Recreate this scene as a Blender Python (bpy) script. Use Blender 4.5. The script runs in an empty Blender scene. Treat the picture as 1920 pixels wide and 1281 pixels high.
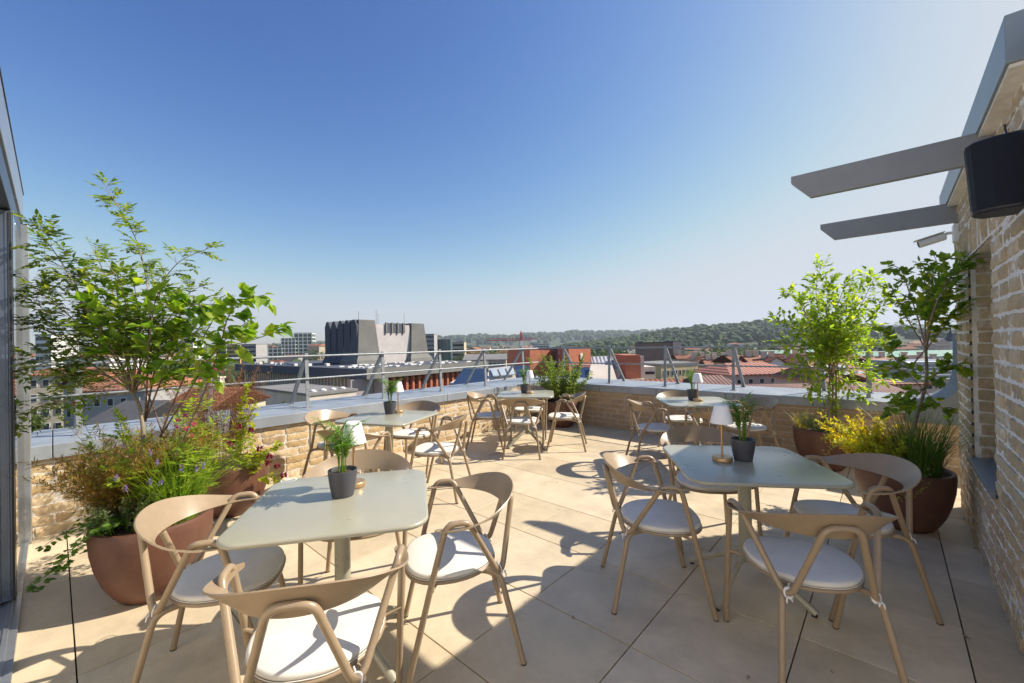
import bpy, bmesh, math, random
from mathutils import Vector, Matrix, noise
from math import sin, cos, pi, radians, sqrt, atan2, hypot
SC = bpy.context.scene
# ------------------------------------------------------------------ camera
EYE = Vector((0, 0, 1.47)); FPX = 780.0; CX, CY = 960.0, 640.5
YAW, PIT, ROLL = radians(42.2), radians(0.33), radians(1.05)
FW = Vector((-sin(YAW)*cos(PIT), cos(YAW)*cos(PIT), sin(PIT)))
_r = Vector((cos(YAW), sin(YAW), 0)); _u = _r.cross(FW)
RT = _r*cos(ROLL) - _u*sin(ROLL); UP = _u*cos(ROLL) + _r*sin(ROLL)
cd = bpy.data.cameras.new("camera"); cam = bpy.data.objects.new("camera", cd)
SC.collection.objects.link(cam); SC.camera = cam
cd.sensor_width = 36; cd.lens = 36*FPX/1920; cd.clip_start = 0.05; cd.clip_end = 30000
m = Matrix((RT, UP, -FW)).transposed().to_4x4(); m.translation = EYE; cam.matrix_world = m
# ------------------------------------------------------------------ light
SUNV = Vector((0.70, 0.93, 1.0)).normalized()
EL = math.asin(SUNV.z); AZ = atan2(SUNV.x, SUNV.y)
SKY_STRENGTH = 0.12; SUN_STRENGTH = 3.05; EXPOSURE = 1.35
w = bpy.data.worlds.new("World"); SC.world = w; w.use_nodes = True
nt = w.node_tree; bg = nt.nodes['Background']
sky = nt.nodes.new('ShaderNodeTexSky'); sky.sky_type = 'NISHITA'; sky.sun_disc = False
sky.sun_elevation = EL; sky.sun_rotation = AZ; sky.altitude = 100; sky.air_density = 1.0; sky.dust_density = 0.9; sky.ozone_density = 1.0
sep = nt.nodes.new('ShaderNodeSeparateColor'); com = nt.nodes.new('ShaderNodeCombineColor'); nt.links.new(sky.outputs[0], sep.inputs[0])
for i_, (p_, g_) in enumerate(((1.72, .245), (1.48, .290), (1.12, .505))):   # clear, deeply coloured air: steeper contrast between zenith and horizon
    a_ = nt.nodes.new('ShaderNodeMath'); a_.operation = 'POWER'; a_.inputs[1].default_value = p_; c_ = nt.nodes.new('ShaderNodeMath'); c_.operation = 'MINIMUM'; c_.inputs[1].default_value = 6.2; nt.links.new(sep.outputs[i_], c_.inputs[0]); nt.links.new(c_.outputs[0], a_.inputs[0])
    b_ = nt.nodes.new('ShaderNodeMath'); b_.operation = 'MULTIPLY'; b_.inputs[1].default_value = g_; nt.links.new(a_.outputs[0], b_.inputs[0]); d_ = nt.nodes.new('ShaderNodeMath'); d_.operation = 'SMOOTH_MIN'; d_.inputs[1].default_value = (2.1, 2.3, 2.55)[i_]; d_.inputs[2].default_value = 1.6; nt.links.new(b_.outputs[0], d_.inputs[0]); nt.links.new(d_.outputs[0], com.inputs[i_])
nt.links.new(com.outputs[0], bg.inputs[0]); bg.inputs[1].default_value = SKY_STRENGTH
sl = bpy.data.lights.new("sun", 'SUN'); sl.energy = SUN_STRENGTH; sl.angle = radians(0.53); sl.color = (1, 0.93, 0.82)
so = bpy.data.objects.new("sun", sl); SC.collection.objects.link(so); so.rotation_euler = SUNV.to_track_quat('Z', 'Y').to_euler(); so.location = (0, 0, 30)
SC.view_settings.view_transform = 'Standard'; SC.view_settings.look = 'None'; SC.view_settings.exposure = EXPOSURE; SC.view_settings.gamma = 1
SC.cycles.max_bounces = 8; SC.cycles.transparent_max_bounces = 12
# ------------------------------------------------------------------ helpers
def P(px, py, depth):
    "world point seen at photo pixel (px,py) at forward distance depth"
    return EYE + FW*depth + RT*((px-CX)*depth/FPX) - UP*((py-CY)*depth/FPX)
def link(o, parent=None):
    SC.collection.objects.link(o)
    if parent is not None: o.parent = parent
    return o
def empty(name, loc=(0, 0, 0), rz=0.0):
    o = bpy.data.objects.new(name, None); link(o); o.location = loc; o.rotation_euler = (0, 0, rz); o.empty_display_size = .1
    return o
def tag(o, label, cat, group=None, kind=None):
    if label: o['label'] = label
    if cat: o['category'] = cat
    if group: o['group'] = group
    if kind: o['kind'] = kind
    return o
def struct(o, cat=None):
    o['kind'] = 'structure'
    return o
def dup(o, parent=None):
    c = o.copy(); SC.collection.objects.link(c)
    if parent is not None: c.parent = parent
    for ch in list(o.children): dup(ch, c)
    return c
class MB:
    def __init__(s): s.v = []; s.f = []; s.m = []; s.mi = 0
    def add(s, vs, fs):
        b = len(s.v); s.v += [tuple(v) for v in vs]; s.f += [tuple(i+b for i in f) for f in fs]; s.m += [s.mi]*len(fs)
    def box(s, x0, x1, y0, y1, z0, z1):
        s.add([(x0,y0,z0),(x1,y0,z0),(x1,y1,z0),(x0,y1,z0),(x0,y0,z1),(x1,y0,z1),(x1,y1,z1),(x0,y1,z1)],
              [(0,3,2,1),(4,5,6,7),(0,1,5,4),(1,2,6,5),(2,3,7,6),(3,0,4,7)])
    def hexa(s, p):  # 8 points, bottom 4 ccw then top 4
        s.add(p, [(0,3,2,1),(4,5,6,7),(0,1,5,4),(1,2,6,5),(2,3,7,6),(3,0,4,7)])
    def prism(s, poly, z0, z1):
        n = len(poly)
        s.add([(x,y,z0) for x,y in poly]+[(x,y,z1) for x,y in poly],
              [tuple(range(n-1,-1,-1)), tuple(range(n,2*n))]+[(i,(i+1)%n,n+(i+1)%n,n+i) for i in range(n)])
    def bar(s, a, b, w, t, up=(0,0,1)):
        a = Vector(a); b = Vector(b); d = (b-a).normalized(); sd = d.cross(Vector(up))
        if sd.length < 1e-4: sd = d.cross(Vector((1,0,0)))
        sd.normalize(); u = sd.cross(d).normalized(); sd = sd*w/2; u = u*t/2
        s.hexa([a-sd-u, a+sd-u, b+sd-u, b-sd-u, a-sd+u, a+sd+u, b+sd+u, b-sd+u])
    def tube(s, pts, r, n=10, caps=True):
        pts = [Vector(p) for p in pts]; k = len(pts)
        rs = r if isinstance(r, (list, tuple)) else [r]*k
        t0 = (pts[1]-pts[0]).normalized(); ref = Vector((0,0,1)) if abs(t0.z) < .9 else Vector((1,0,0))
        nrm = t0.cross(ref).normalized(); vs = []; pt = t0
        for i in range(k):
            t = (pts[min(i+1,k-1)]-pts[max(i-1,0)])
            t = t.normalized() if t.length > 1e-9 else pt
            q = pt.rotation_difference(t); nrm = (q @ nrm); nrm = (nrm - t*nrm.dot(t)).normalized(); bn = t.cross(nrm); pt = t
            for j in range(n):
                a = 2*pi*j/n; vs.append(pts[i]+(nrm*cos(a)+bn*sin(a))*rs[i])
        fs = [(i*n+j, i*n+(j+1)%n, (i+1)*n+(j+1)%n, (i+1)*n+j) for i in range(k-1) for j in range(n)]
        if caps: fs += [tuple(range(n-1,-1,-1)), tuple(range((k-1)*n, k*n))]
        s.add(vs, fs)
    def lathe(s, prof, n=32, c=(0,0,0), a0=0):
        vs = []; k = len(prof)
        for r, z in prof:
            for j in range(n):
                a = 2*pi*j/n+a0; vs.append((c[0]+r*cos(a), c[1]+r*sin(a), c[2]+z))
        s.add(vs, [(i*n+j, i*n+(j+1)%n, (i+1)*n+(j+1)%n, (i+1)*n+j) for i in range(k-1) for j in range(n)]+[tuple(range(n-1,-1,-1)), tuple(range((k-1)*n, k*n))])
    def grid(s, rows, closed=False):
        a = len(rows); b = len(rows[0])
        s.add([p for r in rows for p in r], [(i*b+j, i*b+j+1, (i+1)*b+j+1, (i+1)*b+j) for i in range(a-1) for j in range(b-1)])
    def blob(s, c, r, rnd, seg=(7, 5), jit=.25):
        rows = []; n, k = seg; vs = []; fs = []
        for i in range(1, k):
            th = pi*i/k
            for j in range(n):
                ph = 2*pi*j/n; q = 1+rnd.uniform(-jit, jit)
                vs.append((c[0]+r[0]*q*sin(th)*cos(ph), c[1]+r[1]*q*sin(th)*sin(ph), c[2]+r[2]*q*cos(th)))
        t = len(vs); vs += [(c[0], c[1], c[2]+r[2]), (c[0], c[1], c[2]-r[2])]
        fs += [(i*n+j, (i+1)*n+j, (i+1)*n+(j+1)%n, i*n+(j+1)%n) for i in range(k-2) for j in range(n)]
        fs += [(j, (j+1)%n, t) for j in range(n)] + [((k-2)*n+(j+1)%n, (k-2)*n+j, t+1) for j in range(n)]
        s.add(vs, fs)
    def build(s, name, mats, parent=None, smooth=False, bevel=0, bseg=2, mw=None, angle=None):
        me = bpy.data.meshes.new(name); me.from_pydata(s.v, [], s.f)
        for mt in (mats if isinstance(mats, (list, tuple)) else [mats]): me.materials.append(mt)
        me.polygons.foreach_set('material_index', s.m)
        if smooth: me.polygons.foreach_set('use_smooth', [True]*len(s.f))
        me.update(); o = bpy.data.objects.new(name, me); link(o, parent)
        if smooth and angle:
            try: me.set_sharp_from_angle(angle=radians(angle))
            except Exception: pass
        if bevel:
            b = o.modifiers.new('bevel', 'BEVEL'); b.width = bevel; b.segments = bseg; b.limit_method = 'ANGLE'; b.angle_limit = radians(40)
        return o
def fillet(pts, rads, n=7):
    "rounded polyline"
    pts = [Vector(p) for p in pts]; out = [pts[0]]
    for i in range(1, len(pts)-1):
        a, b, c = pts[i-1], pts[i], pts[i+1]; r = rads[i-1] if isinstance(rads, (list, tuple)) else rads
        u = (a-b); v = (c-b); lu = u.length; lv = v.length; u.normalize(); v.normalize()
        ang = u.angle(v); d = min(r/math.tan(ang/2), lu*.49, lv*.49)
        p0 = b+u*d; p2 = b+v*d
        for k in range(n+1):
            t = k/n; out.append(p0*(1-t)**2+b*2*t*(1-t)+p2*t*t)
    out.append(pts[-1]); return out
# ------------------------------------------------------------------ materials
def newmat(name):
    mt = bpy.data.materials.new(name); mt.use_nodes = True; n = mt.node_tree
    return mt, n, n.nodes, n.links, n.nodes['Principled BSDF']
def ramp(N, L, src, cols, pos=None):
    r = N.new('ShaderNodeValToRGB'); el = r.color_ramp.elements
    k = len(cols); pos = pos or [i/(k-1) for i in range(k)]
    while len(el) < k: el.new(.5)
    for e, c, p in zip(el, cols, pos): e.position = p; e.color = (*c, 1)
    L.new(src, r.inputs[0]); return r
def mat(name, col, rough=.5, metal=0, var=.06, scale=8, bump=0, bscale=40, spec=.5, stretch=(1,1,1)):
    mt, T, N, L, b = newmat(name); b.inputs['Roughness'].default_value = rough; b.inputs['Metallic'].default_value = metal
    b.inputs['Specular IOR Level'].default_value = spec
    tc = N.new('ShaderNodeTexCoord'); mp = N.new('ShaderNodeMapping'); L.new(tc.outputs['Object'], mp.inputs[0]); mp.inputs['Scale'].default_value = stretch
    nz = N.new('ShaderNodeTexNoise'); nz.inputs['Scale'].default_value = scale; nz.inputs['Detail'].default_value = 6; nz.inputs['Roughness'].default_value = .65
    L.new(mp.outputs[0], nz.inputs['Vector'])
    a = [max(0, c*(1-var*2.2)) for c in col]; c2 = [min(1, c*(1+var*2.2)) for c in col]
    r = ramp(N, L, nz.outputs['Fac'], [a, c2], [.3, .7]); L.new(r.outputs[0], b.inputs['Base Color'])
    mr = N.new('ShaderNodeMapRange'); mr.inputs[3].default_value = max(0, rough-.08); mr.inputs[4].default_value = min(1, rough+.1)
    L.new(nz.outputs['Fac'], mr.inputs[0]); L.new(mr.outputs[0], b.inputs['Roughness'])
    if bump:
        n2 = N.new('ShaderNodeTexNoise'); n2.inputs['Scale'].default_value = bscale; n2.inputs['Detail'].default_value = 5; L.new(mp.outputs[0], n2.inputs['Vector'])
        bp = N.new('ShaderNodeBump'); bp.inputs['Strength'].default_value = bump; bp.inputs['Distance'].default_value = .01
        L.new(n2.outputs['Fac'], bp.inputs['Height']); L.new(bp.outputs[0], b.inputs['Normal'])
    return mt
def island_mat(name, cols, pos=None, rough=.85, nscale=25, nmix=.35, bump=.5, bscale=60, dirt=None):
    "colour picked per loose piece, with fine mottling"
    mt, T, N, L, b = newmat(name); b.inputs['Roughness'].default_value = rough
    g = N.new('ShaderNodeNewGeometry'); r = ramp(N, L, g.outputs['Random Per Island'], cols, pos)
    tc = N.new('ShaderNodeTexCoord'); nz = N.new('ShaderNodeTexNoise'); nz.inputs['Scale'].default_value = nscale; nz.inputs['Detail'].default_value = 8; nz.inputs['Roughness'].default_value = .7
    L.new(tc.outputs['Object'], nz.inputs['Vector'])
    mr = N.new('ShaderNodeMapRange'); mr.inputs[1].default_value = .25; mr.inputs[2].default_value = .75; mr.inputs[3].default_value = 1-nmix; mr.inputs[4].default_value = 1+nmix
    L.new(nz.outputs['Fac'], mr.inputs[0])
    mx = N.new('ShaderNodeMix'); mx.data_type = 'RGBA'; mx.blend_type = 'MULTIPLY'; mx.inputs[0].default_value = 1
    L.new(r.outputs[0], mx.inputs[6]); L.new(mr.outputs[0], mx.inputs[7]); last = mx.outputs[2]
    if dirt:
        n3 = N.new('ShaderNodeTexNoise'); n3.inputs['Scale'].default_value = dirt[1]; n3.inputs['Detail'].default_value = 6; n3.inputs['Roughness'].default_value = .7
        L.new(tc.outputs['Object'], n3.inputs['Vector'])
        m3 = N.new('ShaderNodeMapRange'); m3.inputs[1].default_value = dirt[2]; m3.inputs[2].default_value = dirt[3]; L.new(n3.outputs['Fac'], m3.inputs[0])
        m4 = N.new('ShaderNodeMix'); m4.data_type = 'RGBA'; L.new(m3.outputs[0], m4.inputs[0]); L.new(last, m4.inputs[6]); m4.inputs[7].default_value = (*dirt[0], 1); last = m4.outputs[2]
    L.new(last, b.inputs['Base Color'])
    n2 = N.new('ShaderNodeTexNoise'); n2.inputs['Scale'].default_value = bscale; n2.inputs['Detail'].default_value = 6; L.new(tc.outputs['Object'], n2.inputs['Vector'])
    bp = N.new('ShaderNodeBump'); bp.inputs['Strength'].default_value = bump; bp.inputs['Distance'].default_value = .006
    L.new(n2.outputs['Fac'], bp.inputs['Height']); L.new(bp.outputs[0], b.inputs['Normal'])
    return mt
def leafmat(name, cols, trans=.4, rough=.5, pos=None, sat=1.25):
    mt, T, N, L, b = newmat(name); b.inputs['Roughness'].default_value = rough; b.inputs['Specular IOR Level'].default_value = .35
    g = N.new('ShaderNodeNewGeometry'); r = ramp(N, L, g.outputs['Random Per Island'], cols, pos); L.new(r.outputs[0], b.inputs['Base Color'])
    tr = N.new('ShaderNodeBsdfTranslucent'); mx = N.new('ShaderNodeMix'); mx.data_type = 'RGBA'; mx.blend_type = 'MULTIPLY'; mx.inputs[0].default_value = 1
    L.new(r.outputs[0], mx.inputs[6]); mx.inputs[7].default_value = (1.7*sat, 1.7*sat, .6, 1); L.new(mx.outputs[2], tr.inputs[0])
    ms = N.new('ShaderNodeMixShader'); ms.inputs[0].default_value = trans; L.new(b.outputs[0], ms.inputs[1]); L.new(tr.outputs[0], ms.inputs[2])
    L.new(ms.outputs[0], N['Material Output'].inputs[0]); return mt
M = {}
M['tile'] = island_mat('stone_tile', [(.58,.47,.30), (.64,.52,.35), (.55,.44,.285), (.67,.555,.385)], rough=.5, nscale=3.2, nmix=.20, bump=.16, bscale=70, dirt=((.38,.29,.19), 1.7, .52, .86))
M['grout'] = mat('dark_joint', (.035,.03,.026), .9)
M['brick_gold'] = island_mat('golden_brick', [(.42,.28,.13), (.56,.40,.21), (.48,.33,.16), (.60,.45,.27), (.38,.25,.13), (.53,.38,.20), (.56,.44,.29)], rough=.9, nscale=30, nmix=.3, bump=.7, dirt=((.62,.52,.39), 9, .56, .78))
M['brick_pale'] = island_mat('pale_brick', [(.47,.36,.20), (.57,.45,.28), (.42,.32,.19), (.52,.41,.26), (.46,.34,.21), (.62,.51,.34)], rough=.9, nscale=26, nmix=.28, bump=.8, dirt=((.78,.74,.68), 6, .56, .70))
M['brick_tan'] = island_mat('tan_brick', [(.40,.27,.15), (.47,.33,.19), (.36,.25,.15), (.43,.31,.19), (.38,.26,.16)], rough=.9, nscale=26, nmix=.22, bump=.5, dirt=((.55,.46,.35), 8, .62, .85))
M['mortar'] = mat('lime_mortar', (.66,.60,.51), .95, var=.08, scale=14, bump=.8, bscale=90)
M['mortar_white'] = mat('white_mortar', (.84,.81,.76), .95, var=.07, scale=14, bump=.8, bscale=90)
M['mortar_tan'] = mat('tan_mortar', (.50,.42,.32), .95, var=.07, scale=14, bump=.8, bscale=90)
M['coping'] = mat('coated_sheet_metal', (.30,.325,.35), .42, metal=.2, var=.09, scale=3.5, bump=.06, bscale=12)
M['fascia'] = mat('grey_fascia_metal', (.21,.25,.28), .38, metal=.1, var=.04, scale=3); M['upstand'] = mat('slate_grey_sheet', (.12,.15,.165), .6, var=.06, scale=3)
M['blade'] = mat('grey_blade_paint', (.26,.265,.27), .45, var=.04, scale=4)
M['galv'] = mat('galvanised_steel', (.27,.285,.295), .5, metal=.4, var=.12, scale=18)
M['chair'] = mat('taupe_powder_coat', (.31,.225,.138), .34, var=.03, scale=20)
M['cushion'] = mat('off_white_fabric', (.70,.66,.58), .9, var=.03, scale=10, bump=.25, bscale=500)
M['tie'] = mat('white_cotton_tie', (.78,.75,.70), .9)
M['table'] = mat('greige_table_coat', (.355,.335,.25), .28, var=.03, scale=3); M['table'].node_tree.nodes['Principled BSDF'].inputs['Coat Weight'].default_value = .3; M['table'].node_tree.nodes['Principled BSDF'].inputs['Coat Roughness'].default_value = .16; M['table'].node_tree.nodes['Principled BSDF'].inputs['Coat IOR'].default_value = 1.6
M['rubber'] = mat('black_rubber', (.02,.02,.02), .7)
M['rust'] = mat('rust_brown_planter', (.125,.052,.031), .48, var=.12, scale=3.5, bump=.1, bscale=60)
M['rust_dark'] = mat('dark_brown_planter', (.085,.04,.03), .5, var=.1, scale=3.5, bump=.1, bscale=60)
M['soil'] = mat('potting_soil', (.05,.032,.02), .95, var=.3, scale=30, bump=1, bscale=60)
M['pot'] = mat('anthracite_pot', (.062,.062,.072), .5, var=.05, scale=10)
M['shade'] = mat('white_lamp_shade', (.86,.85,.83), .45, var=.01)
M['brass'] = mat('brushed_bronze', (.48,.31,.15), .38, metal=.6, var=.08, scale=14, stretch=(1,1,8))
M['bark'] = mat('grey_bark', (.27,.21,.15), .85, var=.2, scale=20, bump=.8, bscale=50, stretch=(1,1,.3))
M['bark_red'] = mat('brown_twig', (.14,.085,.06), .8, var=.2, scale=20)
M['black'] = mat('black_plastic', (.012,.016,.03), .45, var=.05)
M['grille'] = mat('speaker_grille', (.01,.014,.028), .6, bump=.9, bscale=900)
M['white'] = mat('white_plastic', (.75,.75,.74), .35, var=.02)
M['sticker'] = mat('white_sticker', (.82,.82,.84), .4, var=.01)
M['alu'] = mat('grey_aluminium', (.42,.43,.44), .3, metal=.7, var=.04, scale=5)
M['alu_dark'] = mat('dark_window_profile', (.05,.06,.08), .35, metal=.3); M['alu_blue'] = mat('blue_grey_door_profile', (.10,.125,.17), .28, metal=.5, var=.05, scale=4)
def glassmat(name, tint=(.9,.95,.97), gl=.12, rough=.02):
    mt, T, N, L, b = newmat(name); N.remove(b)
    tr = N.new('ShaderNodeBsdfTransparent'); tr.inputs[0].default_value = (*tint, 1)
    g = N.new('ShaderNodeBsdfGlossy'); g.inputs['Roughness'].default_value = rough
    fr = N.new('ShaderNodeFresnel'); fr.inputs[0].default_value = 1.5
    ad = N.new('ShaderNodeMath'); ad.operation = 'ADD'; ad.use_clamp = True; ad.inputs[1].default_value = gl; L.new(fr.outputs[0], ad.inputs[0])
    ms = N.new('ShaderNodeMixShader'); L.new(ad.outputs[0], ms.inputs[0]); L.new(tr.outputs[0], ms.inputs[1]); L.new(g.outputs[0], ms.inputs[2])
    L.new(ms.outputs[0], N['Material Output'].inputs[0]); return mt
M['glass'] = glassmat('door_glass')
M['leaf_lilac'] = leafmat('broad_green_leaf', [(.07,.15,.02), (.13,.23,.03), (.20,.30,.04), (.32,.38,.05)], .5)
M['leaf_rose'] = leafmat('small_green_leaf', [(.08,.13,.03), (.13,.20,.04), (.18,.26,.05), (.28,.30,.06)], .42)
M['leaf_elm'] = leafmat('lime_green_leaf', [(.12,.20,.02), (.20,.30,.03), (.28,.38,.05), (.38,.42,.05)], .5)
M['leaf_maple'] = leafmat('dark_green_leaf', [(.10,.17,.03), (.16,.25,.04), (.24,.33,.06), (.50,.42,.05)], .6, pos=[0,.4,.85,1])
M['leaf_yellow'] = leafmat('golden_leaf', [(.30,.30,.03), (.50,.40,.03), (.58,.42,.02), (.26,.33,.04)], .45)
M['leaf_bronze'] = leafmat('bronze_needle_leaf', [(.26,.11,.03), (.30,.16,.04), (.16,.17,.04), (.34,.26,.06)], .4)
M['leaf_red'] = leafmat('reddish_leaf', [(.20,.05,.04), (.28,.09,.05), (.16,.10,.04), (.25,.15,.06)], .35)
M['grass_light'] = leafmat('bright_grass_blade', [(.12,.22,.02), (.20,.32,.04), (.28,.36,.05)], .4)
M['grass_dark'] = leafmat('green_grass_blade', [(.05,.11,.02), (.09,.17,.03), (.14,.21,.05)], .3)
M['grass_dry'] = leafmat('straw_grass_blade', [(.30,.24,.08), (.42,.34,.12), (.24,.24,.06)], .4)
M['leaf_lime'] = leafmat('yellow_green_leaf', [(.24,.30,.03), (.36,.40,.04), (.42,.40,.05)], .5)
M['leaf_palm'] = leafmat('palm_leaf', [(.06,.15,.02), (.11,.23,.03), (.18,.30,.04)], .35)
M['leaf_grey'] = leafmat('grey_green_leaf', [(.13,.16,.08), (.18,.22,.12), (.24,.26,.14)], .3)
M['ivy'] = leafmat('ivy_leaf', [(.05,.12,.02), (.09,.18,.03), (.14,.24,.04)], .35)
M['fl_pink'] = leafmat('magenta_petal', [(.55,.02,.16), (.65,.05,.22)], .3, sat=.6)
M['fl_dark'] = leafmat('dark_red_petal', [(.16,.005,.03), (.26,.01,.05)], .25, sat=.6)
M['fl_purple'] = leafmat('violet_petal', [(.22,.14,.45), (.28,.18,.5)], .25, sat=.7)
# ================================================================== TERRACE SHELL
XR, XL, YF, YG = 0.442, -5.05, 6.43, -0.157      # right wall, left parapet, far parapet, glass front
GZ = -21.0                                        # street level
rnd = random.Random(5)
# paving: every slab has bevelled edges and an open joint
def slab(mb, x0, x1, y0, y1, zt):
    e = .0012
    mb.add([(x0,y0,zt-.02),(x1,y0,zt-.02),(x1,y1,zt-.02),(x0,y1,zt-.02),(x0,y0,zt-e),(x1,y0,zt-e),(x1,y1,zt-e),(x0,y1,zt-e),
            (x0+e,y0+e,zt),(x1-e,y0+e,zt),(x1-e,y1-e,zt),(x0+e,y1-e,zt)],
           [(0,1,5,4),(1,2,6,5),(2,3,7,6),(3,0,4,7),(4,5,9,8),(5,6,10,9),(6,7,11,10),(7,4,8,11),(8,9,10,11)])
mb = MB(); g = .003
xs = [.247+.6*k for k in range(-10, 5)]; ys = [1.26+.6*k for k in range(-6, 11)]
for i in range(len(xs)-1):
    for j in range(len(ys)-1):
        x0, x1 = max(xs[i], XL), min(xs[i+1], 2.2); y0, y1 = ys[j], min(ys[j+1], YF)
        if x1-x0 > .03 and y1-y0 > .03: slab(mb, x0+g, x1-g, y0+g, y1-g, 0)
fl = mb.build('terrace_floor', M['tile']); fl['kind'] = 'structure'
mb = MB(); mb.box(XL-.02, 2.25, -2.6, YF+.02, -.05, -.017)
o = mb.build('floor_joints', M['grout']); o['kind'] = 'structure'

def bricks(mb, O, u, n, W, H, bl=.25, bh=.083, gap=.011, holes=(), depth=.012, off=0., half=.12, seed=1, rough=.0025):
    r = random.Random(seed); O = Vector(O); u = Vector(u); n = Vector(n); z = Vector((0,0,1))
    row = 0; v = 0.0
    while v < H-.02:
        h = min(bh, H-v); t = (off + (bl/2 if row % 2 else 0) + r.uniform(-.015,.015)) % bl - bl
        while t < W:
            L = bl*(1 if r.random() > half else .5); a, b = max(t, 0), min(t+L, W); t += L
            if b-a < .03: continue
            a2, b2, c, d = a+gap/2+r.uniform(0,.002), b-gap/2-r.uniform(0,.002), v+gap/2+r.uniform(-.001,.0015), v+h-gap/2+r.uniform(-.0015,.001)
            mid = ((a2+b2)/2, (c+d)/2)
            if any(x0-.02 < mid[0] < x1+.02 and y0-.01 < mid[1] < y1+.01 for x0, x1, y0, y1 in holes):
                sk = False
                for x0, x1, y0, y1 in holes:
                    if y0-.01 < mid[1] < y1+.01:
                        if a2 < x0-.03 < b2: b2 = x0; sk = True
                        elif a2 < x1+.03 < b2: a2 = x1; sk = True
                if not sk: continue
            else:
                for x0, x1, y0, y1 in holes:
                    if y0-.01 < mid[1] < y1+.01:
                        if a2 < x0 < b2: b2 = x0
                        if a2 < x1 < b2: a2 = x1
            if b2-a2 < .02: continue
            nx, ny = (8, 3) if b2-a2 > .14 else (5, 3); vs = []; pr = depth+r.uniform(-.003, .004); tl = r.uniform(-.02,.02); sd = r.uniform(0, 100)
            for j in range(ny+1):
                for i in range(nx+1):
                    fx, fy = i/nx, j/ny
                    ex = min(1, min(fx, 1-fx)*(b2-a2)/.012); ey = min(1, min(fy, 1-fy)*(d-c)/.012)
                    ins = .002 if (i in (0, nx) and j in (0, ny)) else 0
                    pu = a2+(b2-a2)*fx + (ins if i == 0 else -ins if i == nx else 0); pv = c+(d-c)*fy + (ins if j == 0 else -ins if j == ny else 0)
                    nn = noise.noise(Vector((pu*18+sd, pv*18, sd)))
                    w_ = rough*2.2*nn
                    if i in (0, nx): pu += rough*1.1*noise.noise(Vector((pv*40, sd, 3)))
                    if j in (0, ny): pv += rough*1.3*noise.noise(Vector((pu*22, sd, 7)))
                    dep = pr + w_ + tl*(fx-.5)*.2 - (.004 if ex < .5 or ey < .5 else 0)
                    vs.append(O+u*pu+z*pv+n*dep)
            k = len(vs); ring = [i for i in range(nx+1)]+[j*(nx+1)+nx for j in range(1, ny+1)]+[ny*(nx+1)+i for i in range(nx-1, -1, -1)]+[j*(nx+1) for j in range(ny-1, 0, -1)]
            vs += [vs[q]-n*(n.dot(vs[q]-O)+.004) for q in ring]
            fs = [(j*(nx+1)+i, j*(nx+1)+i+1, (j+1)*(nx+1)+i+1, (j+1)*(nx+1)+i) for j in range(ny) for i in range(nx)]
            fs += [(ring[q], k+q, k+(q+1) % len(ring), ring[(q+1) % len(ring)]) for q in range(len(ring))]
            if u.cross(z).dot(n) < 0: fs = [f[::-1] for f in fs]
            mb.add(vs, fs)
        v += bh; row += 1
def mortar(mb, O, u, n, W, H, thick=.2, seed=3, rise=.006):
    "mortar bed: a slab whose face is slightly uneven"
    O = Vector(O); u = Vector(u); n = Vector(n); nu, nv = max(2, int(W/.03)), max(2, int(H/.03)); rows = []
    for j in range(nv+1):
        rows.append([O+u*(W*i/nu)+Vector((0,0,H*j/nv))+n*(rise+.0022*noise.noise(Vector((i*.9, j*.9, seed)))) for i in range(nu+1)])
    if u.cross(Vector((0,0,1))).dot(n) < 0: rows = rows[::-1]
    mb.grid(rows)
    a, b = O-n*.003, O+u*W-n*.003; q = n*thick; z = Vector((0,0,H)); mb.hexa([a-q, b-q, b, a, a-q+z, b-q+z, b+z, a+z])

ZB, ZT = .615, .728      # coping underside and top
# ---- left parapet (runs along Y)
wl = empty('brick_parapet', (XL-.3, 3, 0)); tag(wl, 'long sunlit golden brick parapet on the left under grey metal coping', 'wall')
def at0(o, root): o.matrix_parent_inverse = root.matrix_world.inverted(); return o
bpy.context.view_layer.update()
def child(mb, name, mt, root, **k):
    "mesh made in world coordinates, parented to a root that keeps its place"
    o = mb.build(name, mt, None, **k); o.parent = root
    o.matrix_parent_inverse = (Matrix.Translation(root.location) @ Matrix.Rotation(root.rotation_euler[2], 4, 'Z')).inverted(); return o
mb = MB(); bricks(mb, (XL, -3.0, 0), (0,1,0), (1,0,0), YF+3.0, ZB+.01, seed=2, rough=.0035); child(mb, 'brickwork', M['brick_gold'], wl, smooth=True, angle=50)
mb = MB(); mortar(mb, (XL, -3.0, 0), (0,1,0), (1,0,0), YF+3.0, ZB+.01); child(mb, 'mortar', M['mortar'], wl)
def coping(mb, a0, a1, seams, inner, outer, axis, zs=(ZB, ZT)):
    cuts = [a0]+seams+[a1]
    for i in range(len(cuts)-1):
        p, q = cuts[i]+.003, cuts[i+1]-.003; zo = .0
        if q-p < .01: continue
        if axis == 'y': lo, hi = min(inner, outer), max(inner, outer); mb.box(lo, hi, p, q, zs[0], zs[1]+zo)
        else: lo, hi = min(inner, outer), max(inner, outer); mb.box(p, q, lo, hi, zs[0], zs[1]+zo)
mb = MB(); CI, CO = XL+.05, -6.02
coping(mb, -3.0, YF-.052, [4.03+k*1.01 for k in range(-6, 3) if 4.03+k*1.01 < 6.2], CI, CO, 'y')
cp = child(mb, 'coping', M['coping'], wl, bevel=.004)
mb = MB(); mb.box(CO+.02, CI-.02, -3.0, YF+.9, ZB+.01, ZT-.012); child(mb, 'seam_tray', M['grout'], wl)
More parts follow.
